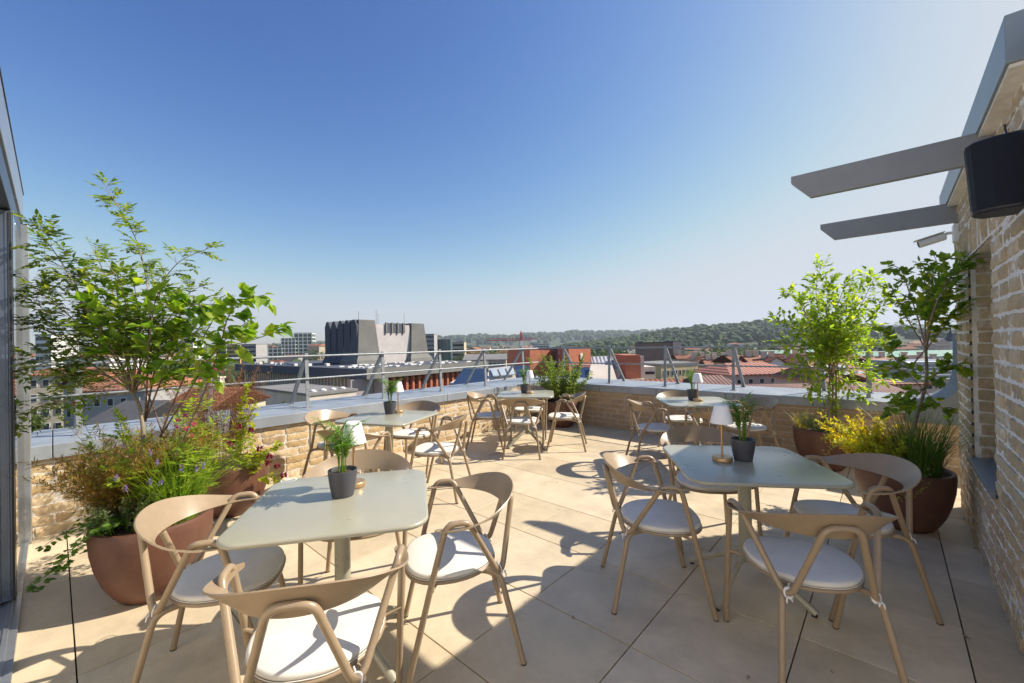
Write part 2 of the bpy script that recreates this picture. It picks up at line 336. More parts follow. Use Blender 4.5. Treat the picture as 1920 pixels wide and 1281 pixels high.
# ---- far parapet (runs along X)
wf = empty('brick_parapet', (-1.5, YF+.3, 0)); tag(wf, 'shaded tan brick parapet across the far end of the terrace, under pale metal coping', 'wall')
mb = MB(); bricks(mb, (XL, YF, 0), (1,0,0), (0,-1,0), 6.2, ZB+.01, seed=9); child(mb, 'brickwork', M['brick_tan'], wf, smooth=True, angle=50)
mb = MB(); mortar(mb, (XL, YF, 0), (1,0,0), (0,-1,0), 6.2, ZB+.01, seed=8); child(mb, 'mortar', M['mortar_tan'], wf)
mb = MB(); s_ = []
for k in range(-3, 3): s_ += [-1.73+k*1.01, -1.62+k*1.01]
s_ = sorted(v for v in s_ if -4.9 < v < .1)
coping(mb, CO, .12, s_, YF-.05, YF+1.05, 'x'); child(mb, 'coping', M['coping'], wf, bevel=.004)
mb = MB(); mb.box(CO+.02, .12, YF-.02, YF+1.03, ZB+.01, ZT-.012); child(mb, 'seam_tray', M['grout'], wf)
# coping upstand that sweeps up to the wall on the right
mb = MB(); pts = [(.12, ZB-.09)]
pr = [(.12, .728), (.2, .73), (.3, .74), (.38, .765), (.44, .80), (.49, .85), (.53, .92), (.555, 1.02), (.565, 1.2), (.57, 1.5)]
poly = pts+[(.85, ZB-.09), (.85, 1.5)]+pr[::-1]
mb.add([(x, YF-.05, z) for x, z in poly]+[(x, YF+.9, z) for x, z in poly],
       [tuple(range(len(poly)))[::-1] and tuple(range(len(poly))), tuple(range(len(poly), 2*len(poly)))[::-1]]+[(i, len(poly)+i, len(poly)+(i+1) % len(poly), (i+1) % len(poly)) for i in range(len(poly))])
o = child(mb, 'upstand', M['upstand'], wf)
tag(o, 'grey sheet upstand curving up to the brick wall', None)
mb = MB(); bricks(mb, (XR+4, -1.3, 0), (-1,0,0), (0,1,0), 7.0, 3.4, seed=31); hb = mb.build('bounce_wall', M['mortar_white'], smooth=True, angle=50); tag(hb, 'unseen white brick wall added behind the camera to bounce light into the shade', 'wall')  # unseen wall, added and whitened to brighten the shaded terrace with bounced light
mb = MB(); mb.box(-2.56, XR+4, -1.7, -1.298, 0, 3.4); mb.build('mortar', M['mortar_white'], hb)  # backing slab of the added bounce wall
# host building below the terrace
mb = MB(); mb.box(CO+.05, 6, -14, YF+1.0, GZ, -.06); mb.box(CO+.08, XL-.25, -14, YF+1.0, -.06, ZB+.0); mb.box(XL-.25, 6, YF+.25, YF+.98, -.06, ZB)
o = mb.build('host_building', M['mortar_tan']); tag(o, 'brick clad building body that carries the terrace, below the parapets', 'building')

# ---- right wall
wr = empty('brick_wall', (XR, 4, 0)); tag(wr, 'tall pale brick wall on the right with a recess and a grey eave', 'wall')
Y0, Y1, HW = 2.35, 5.22, 2.62
N0, N1, NZ0, NZ1 = 3.53, 4.47, .585, 2.03       # recess
mb = MB(); H_ = [(N0-Y0, N1-Y0, NZ0, NZ1)]
bricks(mb, (XR, Y0, 0), (0,1,0), (-1,0,0), Y1-Y0, NZ1, holes=H_, seed=21, rough=.0045, depth=.0165, gap=.019, half=.38)
bricks(mb, (XR, Y0, NZ1+.002), (0,1,0), (-1,0,0), N0-.02-Y0, HW-NZ1, seed=23, rough=.0045, depth=.0165, gap=.019, half=.38)
bricks(mb, (XR, N0-.02, NZ1+.002), (0,1,0), (-1,0,0), Y1-N0+.02, .245, bl=.083, bh=.245, seed=24, rough=.0045, depth=.0165, gap=.019, half=.38)
bricks(mb, (XR, N0-.02, NZ1+.25), (0,1,0), (-1,0,0), Y1-N0+.02, HW-NZ1-.25, seed=25, rough=.0045, depth=.0165, gap=.019, half=.38)
bricks(mb, (XR+.02, N1, NZ0), (1,0,0), (0,-1,0), .40, NZ1-NZ0, seed=26, rough=.003)          # far jamb
bricks(mb, (XR, Y1, 0), (1,0,0), (0,1,0), .8, HW, seed=27, rough=.003)                        # end of the wall
bricks(mb, (XR, Y0, 0), (1,0,0), (0,-1,0), 3.5, HW, seed=28, rough=.003)
child(mb, 'brickwork', M['brick_pale'], wr, smooth=True, angle=50)
mb = MB()
mortar(mb, (XR, Y0, 0), (0,1,0), (-1,0,0), N0-Y0, HW, .12, 1, .010); mortar(mb, (XR, N1, 0), (0,1,0), (-1,0,0), Y1-N1, HW, .12, 2, .010)
mortar(mb, (XR, N0, 0), (0,1,0), (-1,0,0), N1-N0, NZ0, .12, 3, .010); mortar(mb, (XR, N0, NZ1), (0,1,0), (-1,0,0), N1-N0, HW-NZ1, .12, 4, .010)
mb.box(XR+.123, XR+.9, Y0+.01, N0, 0, HW); mb.box(XR+.123, XR+.9, N1+.004, Y1-.01, 0, HW); mb.box(XR+.123, XR+.9, N0, N1+.004, 0, NZ0); mb.box(XR+.123, XR+.9, N0, N1+.004, NZ1, HW)
mb.box(XR+.9, 6, Y0+.01, Y1-.01, 0, HW)
child(mb, 'mortar', M['mortar_white'], wr)
mb = MB(); mb.box(XR+.42, XR+.47, N0, N1, NZ0, NZ1); wi = child(mb, 'window', M['alu_dark'], wr)
mb = MB(); mb.box(XR+.405, XR+.42, N0+.07, N1-.07, NZ0+.09, NZ1-.07); child(mb, 'pane', M['glass'], wr)
mb = MB(); z = NZ0+.003
mb.hexa([(XR-.035, N0+.004, z-.03), (XR+.42, N0+.004, z), (XR+.42, N1-.02, z), (XR-.035, N1-.02, z-.03),
         (XR-.035, N0+.004, z+.004), (XR+.42, N0+.004, z+.035), (XR+.42, N1-.02, z+.035), (XR-.035, N1-.02, z+.004)])
mb.box(XR-.038, XR-.018, N0-.03, N0+.003, z-.03, z+.02)
child(mb, 'window_sill', M['fascia'], wr, bevel=.003)
mb = MB(); FX = .362
mb.box(FX, 6.2, 2.56, 5.46, 2.55, 2.745); child(mb, 'roof', M['fascia'], wr, bevel=.004)
mb = MB(); mb.box(FX+.012, XR+.3, 2.575, 5.44, 2.535, 2.553); child(mb, 'soffit', M['mortar_white'], wr)
# cable stapled to the wall
mb = MB(); mb.tube(fillet([(XR-.022, 2.72, 2.30), (XR-.03, 2.86, 2.33), (XR-.024, 2.97, 2.40), (XR-.022, 3.02, 2.46)], .05), .004, 6)
o = child(mb, 'wall_cable', M['black'], wr)
# ---- two fin blades
for y, lab in ((3.37, 'nearer grey steel fin blade, sticking out of the brick wall beside the loudspeaker'), (4.98, 'farther grey steel fin blade, sticking out of the brick wall above the security camera')):
    mb = MB(); t = .02
    pf = [(-.472, 2.562), (-.472, 2.517), (-.368, 2.398), (XR+.02, 2.398), (XR+.02, 2.562)]
    mb.add([(x, y-t, z) for x, z in pf]+[(x, y+t, z) for x, z in pf], [(0,1,2,3,4), (9,8,7,6,5)]+[((i+1) % 5, i, 5+i, 5+(i+1) % 5) for i in range(5)])
    o = mb.build('fin_blade', M['blade'], bevel=.002)
    for bz in (2.44, 2.52):
        mb = MB(); mb.tube([(XR-.05, y-t-.004, bz), (XR-.05, y-t+.001, bz)], .009, 8); mb.build('bolt', M['galv'], o)
    mb = MB(); mb.box(XR-.012, XR-.002, y-.055, y-t-.001, 2.40, 2.56); mb.build('flange', M['blade'], o)
    tag(o, lab, 'fin', 'steel fins on the brick wall')
# ---- loudspeaker
sp = empty('loudspeaker', (XR, 2.62, 2.12)); tag(sp, 'dark navy loudspeaker fixed to the brick wall at the right edge', 'loudspeaker')
mb = MB(); zz0, zz1 = -.15, .145
poly = [(-.17,.055), (-.185,.02), (-.187,-.05), (-.175,-.075), (-.12,-.10), (-.055,-.105), (-.03,-.09), (-.03,.09), (-.06,.10), (-.15,.085)]
sc = .93; n = len(poly)
mb.add([(x*sc-.003, y*sc, zz0) for x, y in poly]+[(x, y, zz1) for x, y in poly], [tuple(range(n))[::-1], tuple(range(n, 2*n))]+[(i, (i+1) % n, n+(i+1) % n, n+i) for i in range(n)])
mb.build('cabinet', M['black'], sp, bevel=.012, bseg=3)
mb = MB(); gp = poly[1:7]
mb.add([(x*.95*sc-.012, y*sc-.006, zz0+.012) for x, y in gp]+[(x*.97-.012, y-.006, zz1-.012) for x, y in gp], [(i, i+1, 6+i+1, 6+i) for i in range(5)])
mb.build('grille', M['grille'], sp)
mb = MB(); mb.box(-.035, -.01, -.03, .03, -.03, .03); mb.tube([(-.06, 0, 0), (-.01, 0, 0)], .015); mb.build('wall_bracket', M['black'], sp)
# ---- security camera
sc_ = empty('security_camera', (XR, 4.93, 2.28)); tag(sc_, 'white bullet security camera on the end of the brick wall, under the far fin', 'camera')
mb = MB(); mb.box(-.045, -.002, -.05, .05, -.05, .09); mb.build('junction_box', M['white'], sc_, bevel=.006)
mb = MB(); mb.tube(fillet([(-.04, 0, .03), (-.08, 0, .03), (-.105, 0, .0)], .02), .012, 8); mb.build('bracket_arm', M['white'], sc_)
mb = MB(); a = Vector((-.09, 0, .008)); b = Vector((-.245, -.01, -.035)); mb.tube([a+(b-a)*-.05, a, b], [.02, .031, .031], 16); mb.build('camera_body', M['white'], sc_, smooth=True, angle=40)
mb = MB(); d = (b-a).normalized(); mb.bar(a+Vector((0,0,.037)), b+d*.03+Vector((0,0,.037)), .075, .006); mb.build('sun_hood', M['white'], sc_, bevel=.002)
mb = MB(); mb.tube([b-d*.001, b+d*.004], .025, 16); mb.build('lens', M['black'], sc_)
# ---- railings
def railing(axis, line, back, posts, a0, a1, label):
    r = empty('guard_railing', (0, 0, ZT)); tag(r, label, 'railing')
    def pt(a, c, z): return (c, a, z) if axis == 'y' else (a, c, z)
    for zz, rr in ((1.366, .0125), (1.086, .011)):
        mb = MB(); mb.tube([pt(a0, line, zz), pt(a1, line, zz)], rr, 12); child(mb, 'rail', M['galv'], r, smooth=True, angle=40)
    for a in posts:
        mb = MB(); so_ = .03*(1 if axis == 'x' else -1)
        u = pt(0, 1, 0) if axis == 'x' else (-1, 0, 0)
        outd = 1 if back > line else -1
        mb.bar(pt(a, line-outd*.0, ZT-.002), pt(a, line+outd*.03, 1.40), .042, .010, pt(0, 1, 0))
        mb.bar(pt(a, line+outd*.02, ZT-.002), pt(a, line+outd*.045, 1.385), .012, .04, pt(0, 1, 0))
        child(mb, 'post', M['galv'], r, bevel=.002)
        mb = MB(); mb.bar(pt(a+.0, back, ZT-.002), pt(a+.0, line+outd*.045, 1.37), .045, .03, pt(0, 1, 0)); child(mb, 'strut', M['galv'], r, bevel=.003)
        mb = MB(); x, y, _ = pt(a, line, 0); mb.box(x-.045, x+.045, y-.045, y+.045, ZT-.001, ZT+.006); child(mb, 'foot_plate', M['galv'], r)
        x, y, _ = pt(a, back, 0); mb = MB(); mb.box(x-.04, x+.04, y-.04, y+.04, ZT-.001, ZT+.006); child(mb, 'foot_plate', M['galv'], r)
    return r
railing('y', -5.36, -5.90, [-2.88, -1.87, -.86, .15, 1.12, 2.12, 3.17, 4.2, 5.2, 6.25], -3, 6.72, 'two rail steel guard railing with A-shaped posts on the left parapet')
railing('x', 6.72, 7.30, [-4.76, -3.75, -2.73, -1.71, -.69, -.2], -5.38, .15, 'two rail steel guard railing with A-shaped posts on the far parapet')
# ---- folding glass front on the left
gf = empty('glass_front', (-3.9, YG, 0)); tag(gf, 'folding glass door front with grey metal frame at the left edge', 'glass front')
mb = MB(); mb.box(-5.14, -1.9, YG-.14, YG-.02, 2.46, 2.50); mb.box(-5.16, -1.9, YG-.16, YG+.003, 2.50, 2.80); child(mb, 'header_beam', M['alu'], gf, bevel=.004)
mb = MB(); mb.box(-5.17, -1.9, YG-.17, YG+.008, 2.745, 2.752); child(mb, 'trim_joint', M['alu_dark'], gf)
mb = MB(); mb.box(-5.04, -4.93, YG-.10, YG+.035, 0.0, 2.46); child(mb, 'corner_post', M['alu'], gf, bevel=.004)
mb = MB(); mb.box(-4.93, -1.9, YG-.06, YG+.02, .001, .022); mb.box(-4.93, -1.9, YG-.03, YG-.01, .022, .03); child(mb, 'floor_track', M['alu'], gf, bevel=.002)
mb = MB(); mb.box(-4.93, -3.87, YG-.024, YG-.0, .03, 2.31); child(mb, 'pane', M['glass'], gf)
mb = MB(); mb.box(-4.93, -1.9, YG-.10, YG-.004, 2.312, 2.458); child(mb, 'track_housing', M['alu_dark'], gf, bevel=.003)
for k in range(3):   # folded leaves, stacked edge-on to the track
    x = -3.80-k*.062+.124*0
    mb = MB(); mb.box(x-.05, x, YG-.09, YG-.002, .035, 2.305); mb.box(x-.012, x+.004, YG-.030, YG-.018, .035, 2.30); mb.box(x-.012, x+.004, YG-.066, YG-.054, .035, 2.30)
    mb.box(x-.05, x, YG-.90, YG-.80, .035, 2.305); mb.box(x-.05, x, YG-.80, YG-.09, .035, .12); mb.box(x-.05, x, YG-.80, YG-.09, 2.21, 2.305); child(mb, 'door_leaf', M['alu_blue'], gf, bevel=.003)
    mb = MB(); mb.box(x-.035, x-.015, YG-.80, YG-.09, .12, 2.21); child(mb, 'pane', M['glass'], gf)
mb = MB(); mb.box(-3.795, -3.790, YG-.012, YG-.002, .035, 2.30); child(mb, 'rubber_seal', M['rubber'], gf)
# small things on the floor
for i, (px, py) in enumerate([(1821, 972), (1829, 1029), (1812, 1196), (1403, 1272), (1845, 1060), (1810, 975), (1826, 1000), (1560, 1262), (845, 980), (1045, 905), (1160, 925), (905, 1010), (1075, 1160)]):
    d_ = EYE.z; q = None
    dv = FW+RT*((px-CX)/FPX)-UP*((py-CY)/FPX); p = EYE-dv*(EYE.z/dv.z); rr = random.Random(i)
    mb = MB(); a = rr.uniform(0, 6); s1 = rr.uniform(.008, .018); vs = []
    for k in range(7):
        t = 2*pi*k/7; vs.append((p.x+s1*cos(t)*cos(a)-s1*.5*sin(t)*sin(a), p.y+s1*cos(t)*sin(a)+s1*.5*sin(t)*cos(a), .003+rr.uniform(0, .008)))
    mb.add(vs+[(p.x, p.y, .004)], [(k, (k+1) % 7, 7) for k in range(7)])
    o = mb.build('dry_leaf', M['bark']); tag(o, 'small dry leaf fallen on the stone paving', 'leaf', 'dry leaves on the paving')
# ================================================================== FURNITURE
def make_chair():
    root = empty('armchair')
    C_ = M['chair']; R = .0135
    # front legs
    for s in (-1, 1):
        mb = MB(); mb.tube([(s*.262, .262, .004), (s*.283, .150, .46), (s*.2905, .109, .615)], R, 12)
        lg = mb.build('leg', C_, root, smooth=True, angle=60)
        mb = MB(); mb.tube([(s*.262, .262, 0), (s*.2622, .2615, .006)], R+.0006, 12); mb.build('foot_cap', M['rubber'], lg)
    # one bent tube: arm, rear corner, back arch, rear corner, arm
    corners = [(.2905, .109, .615), (.295, .085, .702), (.288, -.008, .702), (.168, -.178, .372), (.062, -.262, .722), (-.062, -.262, .722), (-.168, -.178, .372), (-.288, -.008, .702), (-.295, .085, .702), (-.2905, .109, .615)]
    mb = MB(); mb.tube(fillet(corners, [.05, .05, .042, .06, .06, .042, .05, .05], 8), R, 12); mb.build('back_frame', C_, root, smooth=True, angle=60)
    for s in (-1, 1):
        mb = MB(); mb.tube(fillet([(s*.10, -.02, .408), (s*.185, -.168, .405), (s*.2375, -.260, .004)], .06, 8), R, 12)
        lg = mb.build('leg', C_, root, smooth=True, angle=60)
        mb = MB(); mb.tube([(s*.2375, -.260, 0), (s*.2373, -.2596, .006)], R+.0006, 12); mb.build('foot_cap', M['rubber'], lg)
    # seat outline
    def outline(k, q=0.0, n=44):
        pts = []
        for i in range(n):
            a = 2*pi*i/n; sx, sy = cos(a), sin(a); e = .76
            x = (.232-q)*abs(sx)**e*(1 if sx >= 0 else -1); y = (.222-q)*abs(sy)**e*(1 if sy >= 0 else -1)
            x *= 1+.10*(y/.215) if y < 0 else 1+.02*(y/.215)
            x *= 1-.17*max(0, -y/.215)**2
            pts.append((x, y+.045))
        return pts
    def slab_(z0, z1, q, r, dish=0.0, puff=0.0):
        mb = MB(); rows = []
        prof = [(0, z0, .5), (0, z0, .0), (1, z0, .0)]
        rings = [(q+r*1.6, z0), (q+r*.3, z0+r*.3), (q, z0+r), (q, z1-r), (q+r*.3, z1-r*.3), (q+r*1.1, z1), (q+.06, z1+puff-dish*.3), (q+.13, z1+puff*1.2-dish)]
        n = 44; vs = []
        for qq, z in rings: vs += [(x, y, z) for x, y in outline(0, qq, n)]
        fs = [(i*n+j, i*n+(j+1) % n, (i+1)*n+(j+1) % n, (i+1)*n+j) for i in range(len(rings)-1) for j in range(n)]
        fs += [tuple(range(n-1, -1, -1)), tuple(range((len(rings)-1)*n, len(rings)*n))]
        mb.add(vs, fs); return mb
    slab_(.414, .430, .0, .006).build('seat', C_, root, smooth=True, angle=60)
    cu = slab_(.431, .457, .007, .011, 0, .003).build('cushion', M['cushion'], root, smooth=True, angle=75)
    mb = MB()
    ov = outline(0, .0065)
    mb.tube([Vector((x, y, .4335)) for x, y in ov]+[Vector((*ov[0], .4335))], .0022, 5, False); mb.build('piping', M['cushion'], cu, smooth=True)
    # tube under the seat
    for s in (-1, 1):
        mb = MB(); mb.tube([(s*.283, .15, .425), (s*.20, .13, .404), (s*.10, .10, .404)], .008, 8); mb.build('seat_bracket', C_, root, smooth=True, angle=60)
    # cotton ties at the rear corners
    for s in (-1, 1):
        mb = MB(); rr = random.Random(4+s); c = Vector((s*.165, -.178, .412))
        for k in range(3):
            pts = []; ph = rr.uniform(0, 6); tl = rr.uniform(-.3, .3)
            for i in range(15):
                a = 2*pi*i/14; pts.append(c+Vector((cos(a)*.0165, sin(a)*.0165*.3+tl*.006*cos(a), sin(a)*.0165+(k-1)*.004)))
            mb.tube(pts, .0034, 5)
        mb.tube([c+Vector((s*.01, -.013, -.008)), c+Vector((s*.016, -.019, -.018)), c+Vector((s*.018, -.021, -.032))], [.004, .0035, .003], 5)
        mb.tube([c+Vector((s*.01, -.013, -.008)), c+Vector((-s*.002, -.020, -.014)), c+Vector((-s*.004, -.022, -.024))], [.004, .0035, .003], 5)
        mb.tube([c+Vector((0, .008, .006)), c+Vector((-s*.012, .02, .03))], .003, 5)
        mb.build('cushion_tie', M['tie'], root, smooth=True)
    # backrest: one sheet, tall behind, twisting flat along the arms
    ns, nw = 72, 7; rows_o = []; rows_i = []; PM = radians(113); th = .006
    def tab(s, vals, ks=(0, .25, .5, .72, .86, 1)):
        for q in range(5):
            if s <= ks[q+1]+1e-9:
                f = (s-ks[q])/(ks[q+1]-ks[q]); a, b = vals[q], vals[q+1]
                p0 = vals[max(q-1, 0)] if q else vals[1]; p3 = vals[min(q+2, 5)]
                return .5*((2*a)+(b-p0)*f+(2*p0-5*a+4*b-p3)*f*f+(3*a-p0-3*b+p3)*f**3)
    for i in range(ns+1):
        t = -1+2*i/ns; s = abs(t); ph = t*PM
        th_ = radians(tab(s, (66, 59, 43, 22, 8, 2))); wd = tab(s, (.128, .120, .094, .062, .044, .036))
        rl = tab(s, (.240, .241, .248, .262, .271, .273)); zl = tab(s, (.664, .665, .668, .672, .675, .676))
        tip = sqrt(max(1-max(0, (s-.95)/.05)**2, .03))
        rad = Vector((sin(ph), -cos(ph), 0))
        Lw = Vector((1.02*rl*sin(ph), .02-rl*cos(ph), zl)); U = Lw+rad*wd*cos(th_)+Vector((0, 0, wd*sin(th_)))
        midp = (U+Lw)/2; U = midp+(U-midp)*tip; Lw = midp+(Lw-midp)*tip
        rows_o.append([Lw.lerp(U, j/nw) for j in range(nw+1)])
    def nrm(i, j):
        a = rows_o[min(i+1, ns)][j]-rows_o[max(i-1, 0)][j]; b = rows_o[i][min(j+1, nw)]-rows_o[i][max(j-1, 0)][j] if False else rows_o[i][min(j+1, nw)]-rows_o[i][max(j-1, 0)]
        return a.cross(b).normalized()
    mb = MB(); N_ = [[nrm(i, j) for j in range(nw+1)] for i in range(ns+1)]
    A = [[rows_o[i][j]+N_[i][j]*th/2 for j in range(nw+1)] for i in range(ns+1)]; B = [[rows_o[i][j]-N_[i][j]*th/2 for j in range(nw+1)] for i in range(ns+1)]
    b0 = len(mb.v); W_ = nw+1; vs = [p for r in A for p in r]+[p for r in B for p in r]; nA = (ns+1)*W_
    fs = []
    for i in range(ns):
        for j in range(nw):
            q = i*W_+j; fs.append((q, q+1, q+W_+1, q+W_)); fs.append((nA+q, nA+q+W_, nA+q+W_+1, nA+q+1))
        fs.append((i*W_, (i+1)*W_, nA+(i+1)*W_, nA+i*W_)); fs.append((i*W_+nw, nA+i*W_+nw, nA+(i+1)*W_+nw, (i+1)*W_+nw))
    for j in range(nw):
        fs.append((j, nA+j, nA+j+1, j+1)); q = ns*W_+j; fs.append((q, q+1, nA+q+1, nA+q))
    mb.add(vs, fs); mb.build('backrest', C_, root, smooth=True, angle=45)
    return root
CH = [  # x, y, facing, label
 (-1.513, .61, 144.0, 'armchair nearest the camera, back turned, at the near left table with the sticker'),
 (-2.297, .502, 62.0, 'armchair between the near left table and the front rust brown planter'),
 (-1.610, 1.351, 236.9, 'armchair with sunlit cushion on the right side of the near left table, facing left'),
 (-2.40, 1.235, -36.0, 'armchair behind the near left table, its back showing past the palm pot'),
 (-.294, 2.29, 124.5, 'armchair in full shade in front of the near right table, back turned to the camera'),
 (-1.066, 2.377, 37.1, 'armchair on the left side of the near right table, back partly sunlit'),
 (-.182, 3.076, 215.0, 'shaded armchair on the right of the near right table before the planters'),
 (-1.03, 3.27, -54.0, 'armchair behind the near right table, half sunlit, beyond the white lamp'),
 (-3.333, 2.58, 209.2, 'armchair on the right of the second left table, seen from behind in the sun'),
 (-3.56, 1.80, 118.0, 'armchair in front of the second left table, hidden behind the lamp of the near table'),
 (-4.42, 2.03, 28.0, 'armchair against the left parapet, left of the second left table'),
 (-4.20, 2.87, -60.0, 'armchair between the left parapet and the far side of the second left table'),
 (-3.642, 4.19, 126.7, 'armchair in front of the farthest middle table, back straight to the camera'),
 (-3.393, 4.865, 210.9, 'armchair to the right of the farthest middle table, beside the corner planter'),
 (-4.363, 4.223, 38.8, 'armchair to the left of the farthest middle table, close to the left parapet'),
 (-4.27, 5.07, -52.0, 'armchair behind the farthest middle table, only its back rim and seat visible'),
 (-2.123, 4.789, 40.0, 'armchair on the left of the far right table by the shaded parapet'),
 (-1.36, 4.72, 130.0, 'armchair in front of the far right table, mostly hidden by the near lamp'),
 (-1.24, 5.52, 218.0, 'armchair on the right of the far right table, dark against the coping'),
 (-2.06, 5.60, -52.0, 'armchair behind the far right table, its back just below the parapet coping'),
]
ch0 = make_chair()
chairs = []
for i, (x, y, a, lab) in enumerate(CH):
    o = ch0 if i == 0 else dup(ch0)
    o.location = (x, y, 0); o.rotation_euler = (0, 0, radians(a-90)); chairs.append(o)
    tag(o, lab, 'chair', 'taupe armchairs around the terrace tables')
# ------------------------------------------------------------------ tables
TZ = .745
def make_table():
    root = empty('bistro_table')
    def rr(h, r, n=8):
        pts = []
        for cx, cy, a0 in ((h-r, h-r, 0), (-h+r, h-r, 90), (-h+r, -h+r, 180), (h-r, -h+r, 270)):
            for k in range(n+1):
                a = radians(a0+90*k/n); pts.append((cx+r*cos(a), cy+r*sin(a)))
        return pts
    mb = MB(); h = .40; n = 36; rings = [(.014, TZ-.024), (.003, TZ-.020), (0, TZ-.013), (0, TZ-.008), (.003, TZ-.002), (.010, TZ)]
    vs = []
    for q, z in rings: vs += [(x, y, z) for x, y in rr(h-q, .105-q)]
    fs = [(i*n+j, i*n+(j+1) % n, (i+1)*n+(j+1) % n, (i+1)*n+j) for i in range(5) for j in range(n)]+[tuple(range(n-1, -1, -1)), tuple(range(5*n, 6*n))]
    mb.add(vs, fs); mb.build('tabletop', M['table'], root, smooth=True, angle=50)
    mb = MB(); mb.box(-.13, .13, -.13, .13, TZ-.034, TZ-.0245); mb.build('top_plate', M['table'], root, bevel=.003)
    mb = MB(); mb.lathe([(.033, .165), (.036, .17), (.036, TZ-.035)], 24); mb.build('column', M['table'], root, smooth=True, angle=40)
    for k in range(4):
        a = radians(45+90*k); d = Vector((cos(a), sin(a), 0))
        mb = MB(); mb.tube([d*.0+Vector((0, 0, .235)), d*.335+Vector((0, 0, .028)), d*.352+Vector((0, 0, .017))], [.019, .019, .017], 12); lg = mb.build('leg', M['table'], root, smooth=True, angle=50)
        mb = MB(); mb.tube([d*.343+Vector((0, 0, .012)), d*.343], .014, 10); mb.build('foot_cap', M['rubber'], lg)
    return root
TB = [
 (-1.956, .922, 55.0, 'square greige table at the near left with a round white sticker on it'),
 (-.654, 2.756, 34.0, 'square table at the near right standing mostly in shade with the tall white lamp'),
 (-3.85, 2.33, 24.0, 'square greige table second on the left, close to the sunlit parapet'),
 (-3.93, 4.62, 37.0, 'square greige table farthest away in the middle, before the corner planter'),
 (-1.73, 5.18, 37.0, 'square table at the far right end by the shaded parapet'),
]
t0 = make_table(); tabs = []
for i, (x, y, a, lab) in enumerate(TB):
    o = t0 if i == 0 else dup(t0); o.location = (x, y, 0); o.rotation_euler = (0, 0, radians(a)); tabs.append(o)
    tag(o, lab, 'table', 'square terrace tables')
# ------------------------------------------------------------------ lamps
def make_lamp():
    root = empty('table_lamp')
    mb = MB(); mb.lathe([(.052, 0), (.056, .003), (.056, .022), (.053, .026), (.008, .0262)], 36); mb.build('base', M['brass'], root, smooth=True, angle=40)
    mb = MB(); mb.lathe([(.0062, .026), (.0062, .30)], 12); mb.build('stem', M['brass'], root, smooth=True, angle=40)
    mb = MB(); prof = [(.0625, .226), (.064, .226), (.040, .328), (.036, .333), (.010, .334)]
    mb.lathe(prof, 40); o = mb.build('shade', M['shade'], root, smooth=True, angle=35)
    return root
LP = [(-2.075, 1.045, 'white shade lamp behind the palm pot on the near left table'),
      (-.757, 2.70, 'white shade lamp standing beside the palm pot on the near right table'),
      (-3.985, 2.525, 'small white shade lamp on the second left table'),
      (-3.88, 4.648, 'small white shade lamp on the farthest middle table'),
      (-1.71, 5.18, 'small white shade lamp on the far right table')]
l0 = make_lamp()
for i, (x, y, lab) in enumerate(LP):
    o = l0 if i == 0 else dup(l0); o.location = (x, y, TZ+.0005); tag(o, lab, 'lamp', 'cordless table lamps')
# ------------------------------------------------------------------ foliage tools
def leaf_pts(L, W, fold=.25, droop=.15, shape='ovate'):
    "ovate leaf along +X, folded at the midrib: verts, faces"
    if shape == 'ovate': st = [(0, .06), (.22, .8), (.5, 1), (.78, .55), (1, .03)]
    elif shape == 'heart': st = [(0, .25), (.14, .95), (.4, 1), (.72, .5), (1, .02)]
    else: st = [(0, .2), (.5, 1), (1, .03)]
    vs = []
    for t, wv in st:
        z = -droop*L*t*t
        vs += [(t*L, -W/2*wv, z+fold*W/2*wv), (t*L, 0, z), (t*L, W/2*wv, z+fold*W/2*wv)]
    fs = []
    for i in range(len(st)-1):
        a = i*3; fs += [(a, a+3, a+4, a+1), (a+1, a+4, a+5, a+2)]
    return [Vector(v) for v in vs], fs
def maple_pts(L):
    out = [(0, 0), (.12, -.28), (.05, -.5), (.32, -.42), (.45, -.62), (.62, -.30), (.72, -.34), (1, 0), (.72, .34), (.62, .30), (.45, .62), (.32, .42), (.05, .5), (.12, .28)]
    vs = [Vector((.42*L, 0, .03*L))]+[Vector((x*L, y*L*.85, -.12*L*(abs(y)*1.2+x*x))) for x, y in out]
    return vs, [(0, 1+i, 1+(i+1) % len(out)) for i in range(len(out))]
def place(mb, shp, p, d, up, sc=1.0):
    d = d.normalized(); sd = up.cross(d)
    if sd.length < .05: sd = Vector((1, 0, 0)).cross(d)
    sd.normalize(); u = d.cross(sd); vs, fs = shp
    mb.add([p+(d*v.x+sd*v.y+u*v.z)*sc for v in vs], fs)
def rv(r, z=.5): return Vector((r.uniform(-1, 1), r.uniform(-1, 1), r.uniform(-z, z)))
def spline(pts, n=6):
    pts = [Vector(p) for p in pts]
    if len(pts) == 2: return [pts[0].lerp(pts[1], i/n) for i in range(n+1)]
    out = []; q = [pts[0]*2-pts[1]]+pts+[pts[-1]*2-pts[-2]]
    for i in range(1, len(q)-2):
        for k in range(n):
            t = k/n; a, b, c, d = q[i-1], q[i], q[i+1], q[i+2]
            out.append(.5*((2*b)+(c-a)*t+(2*a-5*b+4*c-d)*t*t+(3*b-a-3*c+d)*t**3))
    out.append(pts[-1]); return out
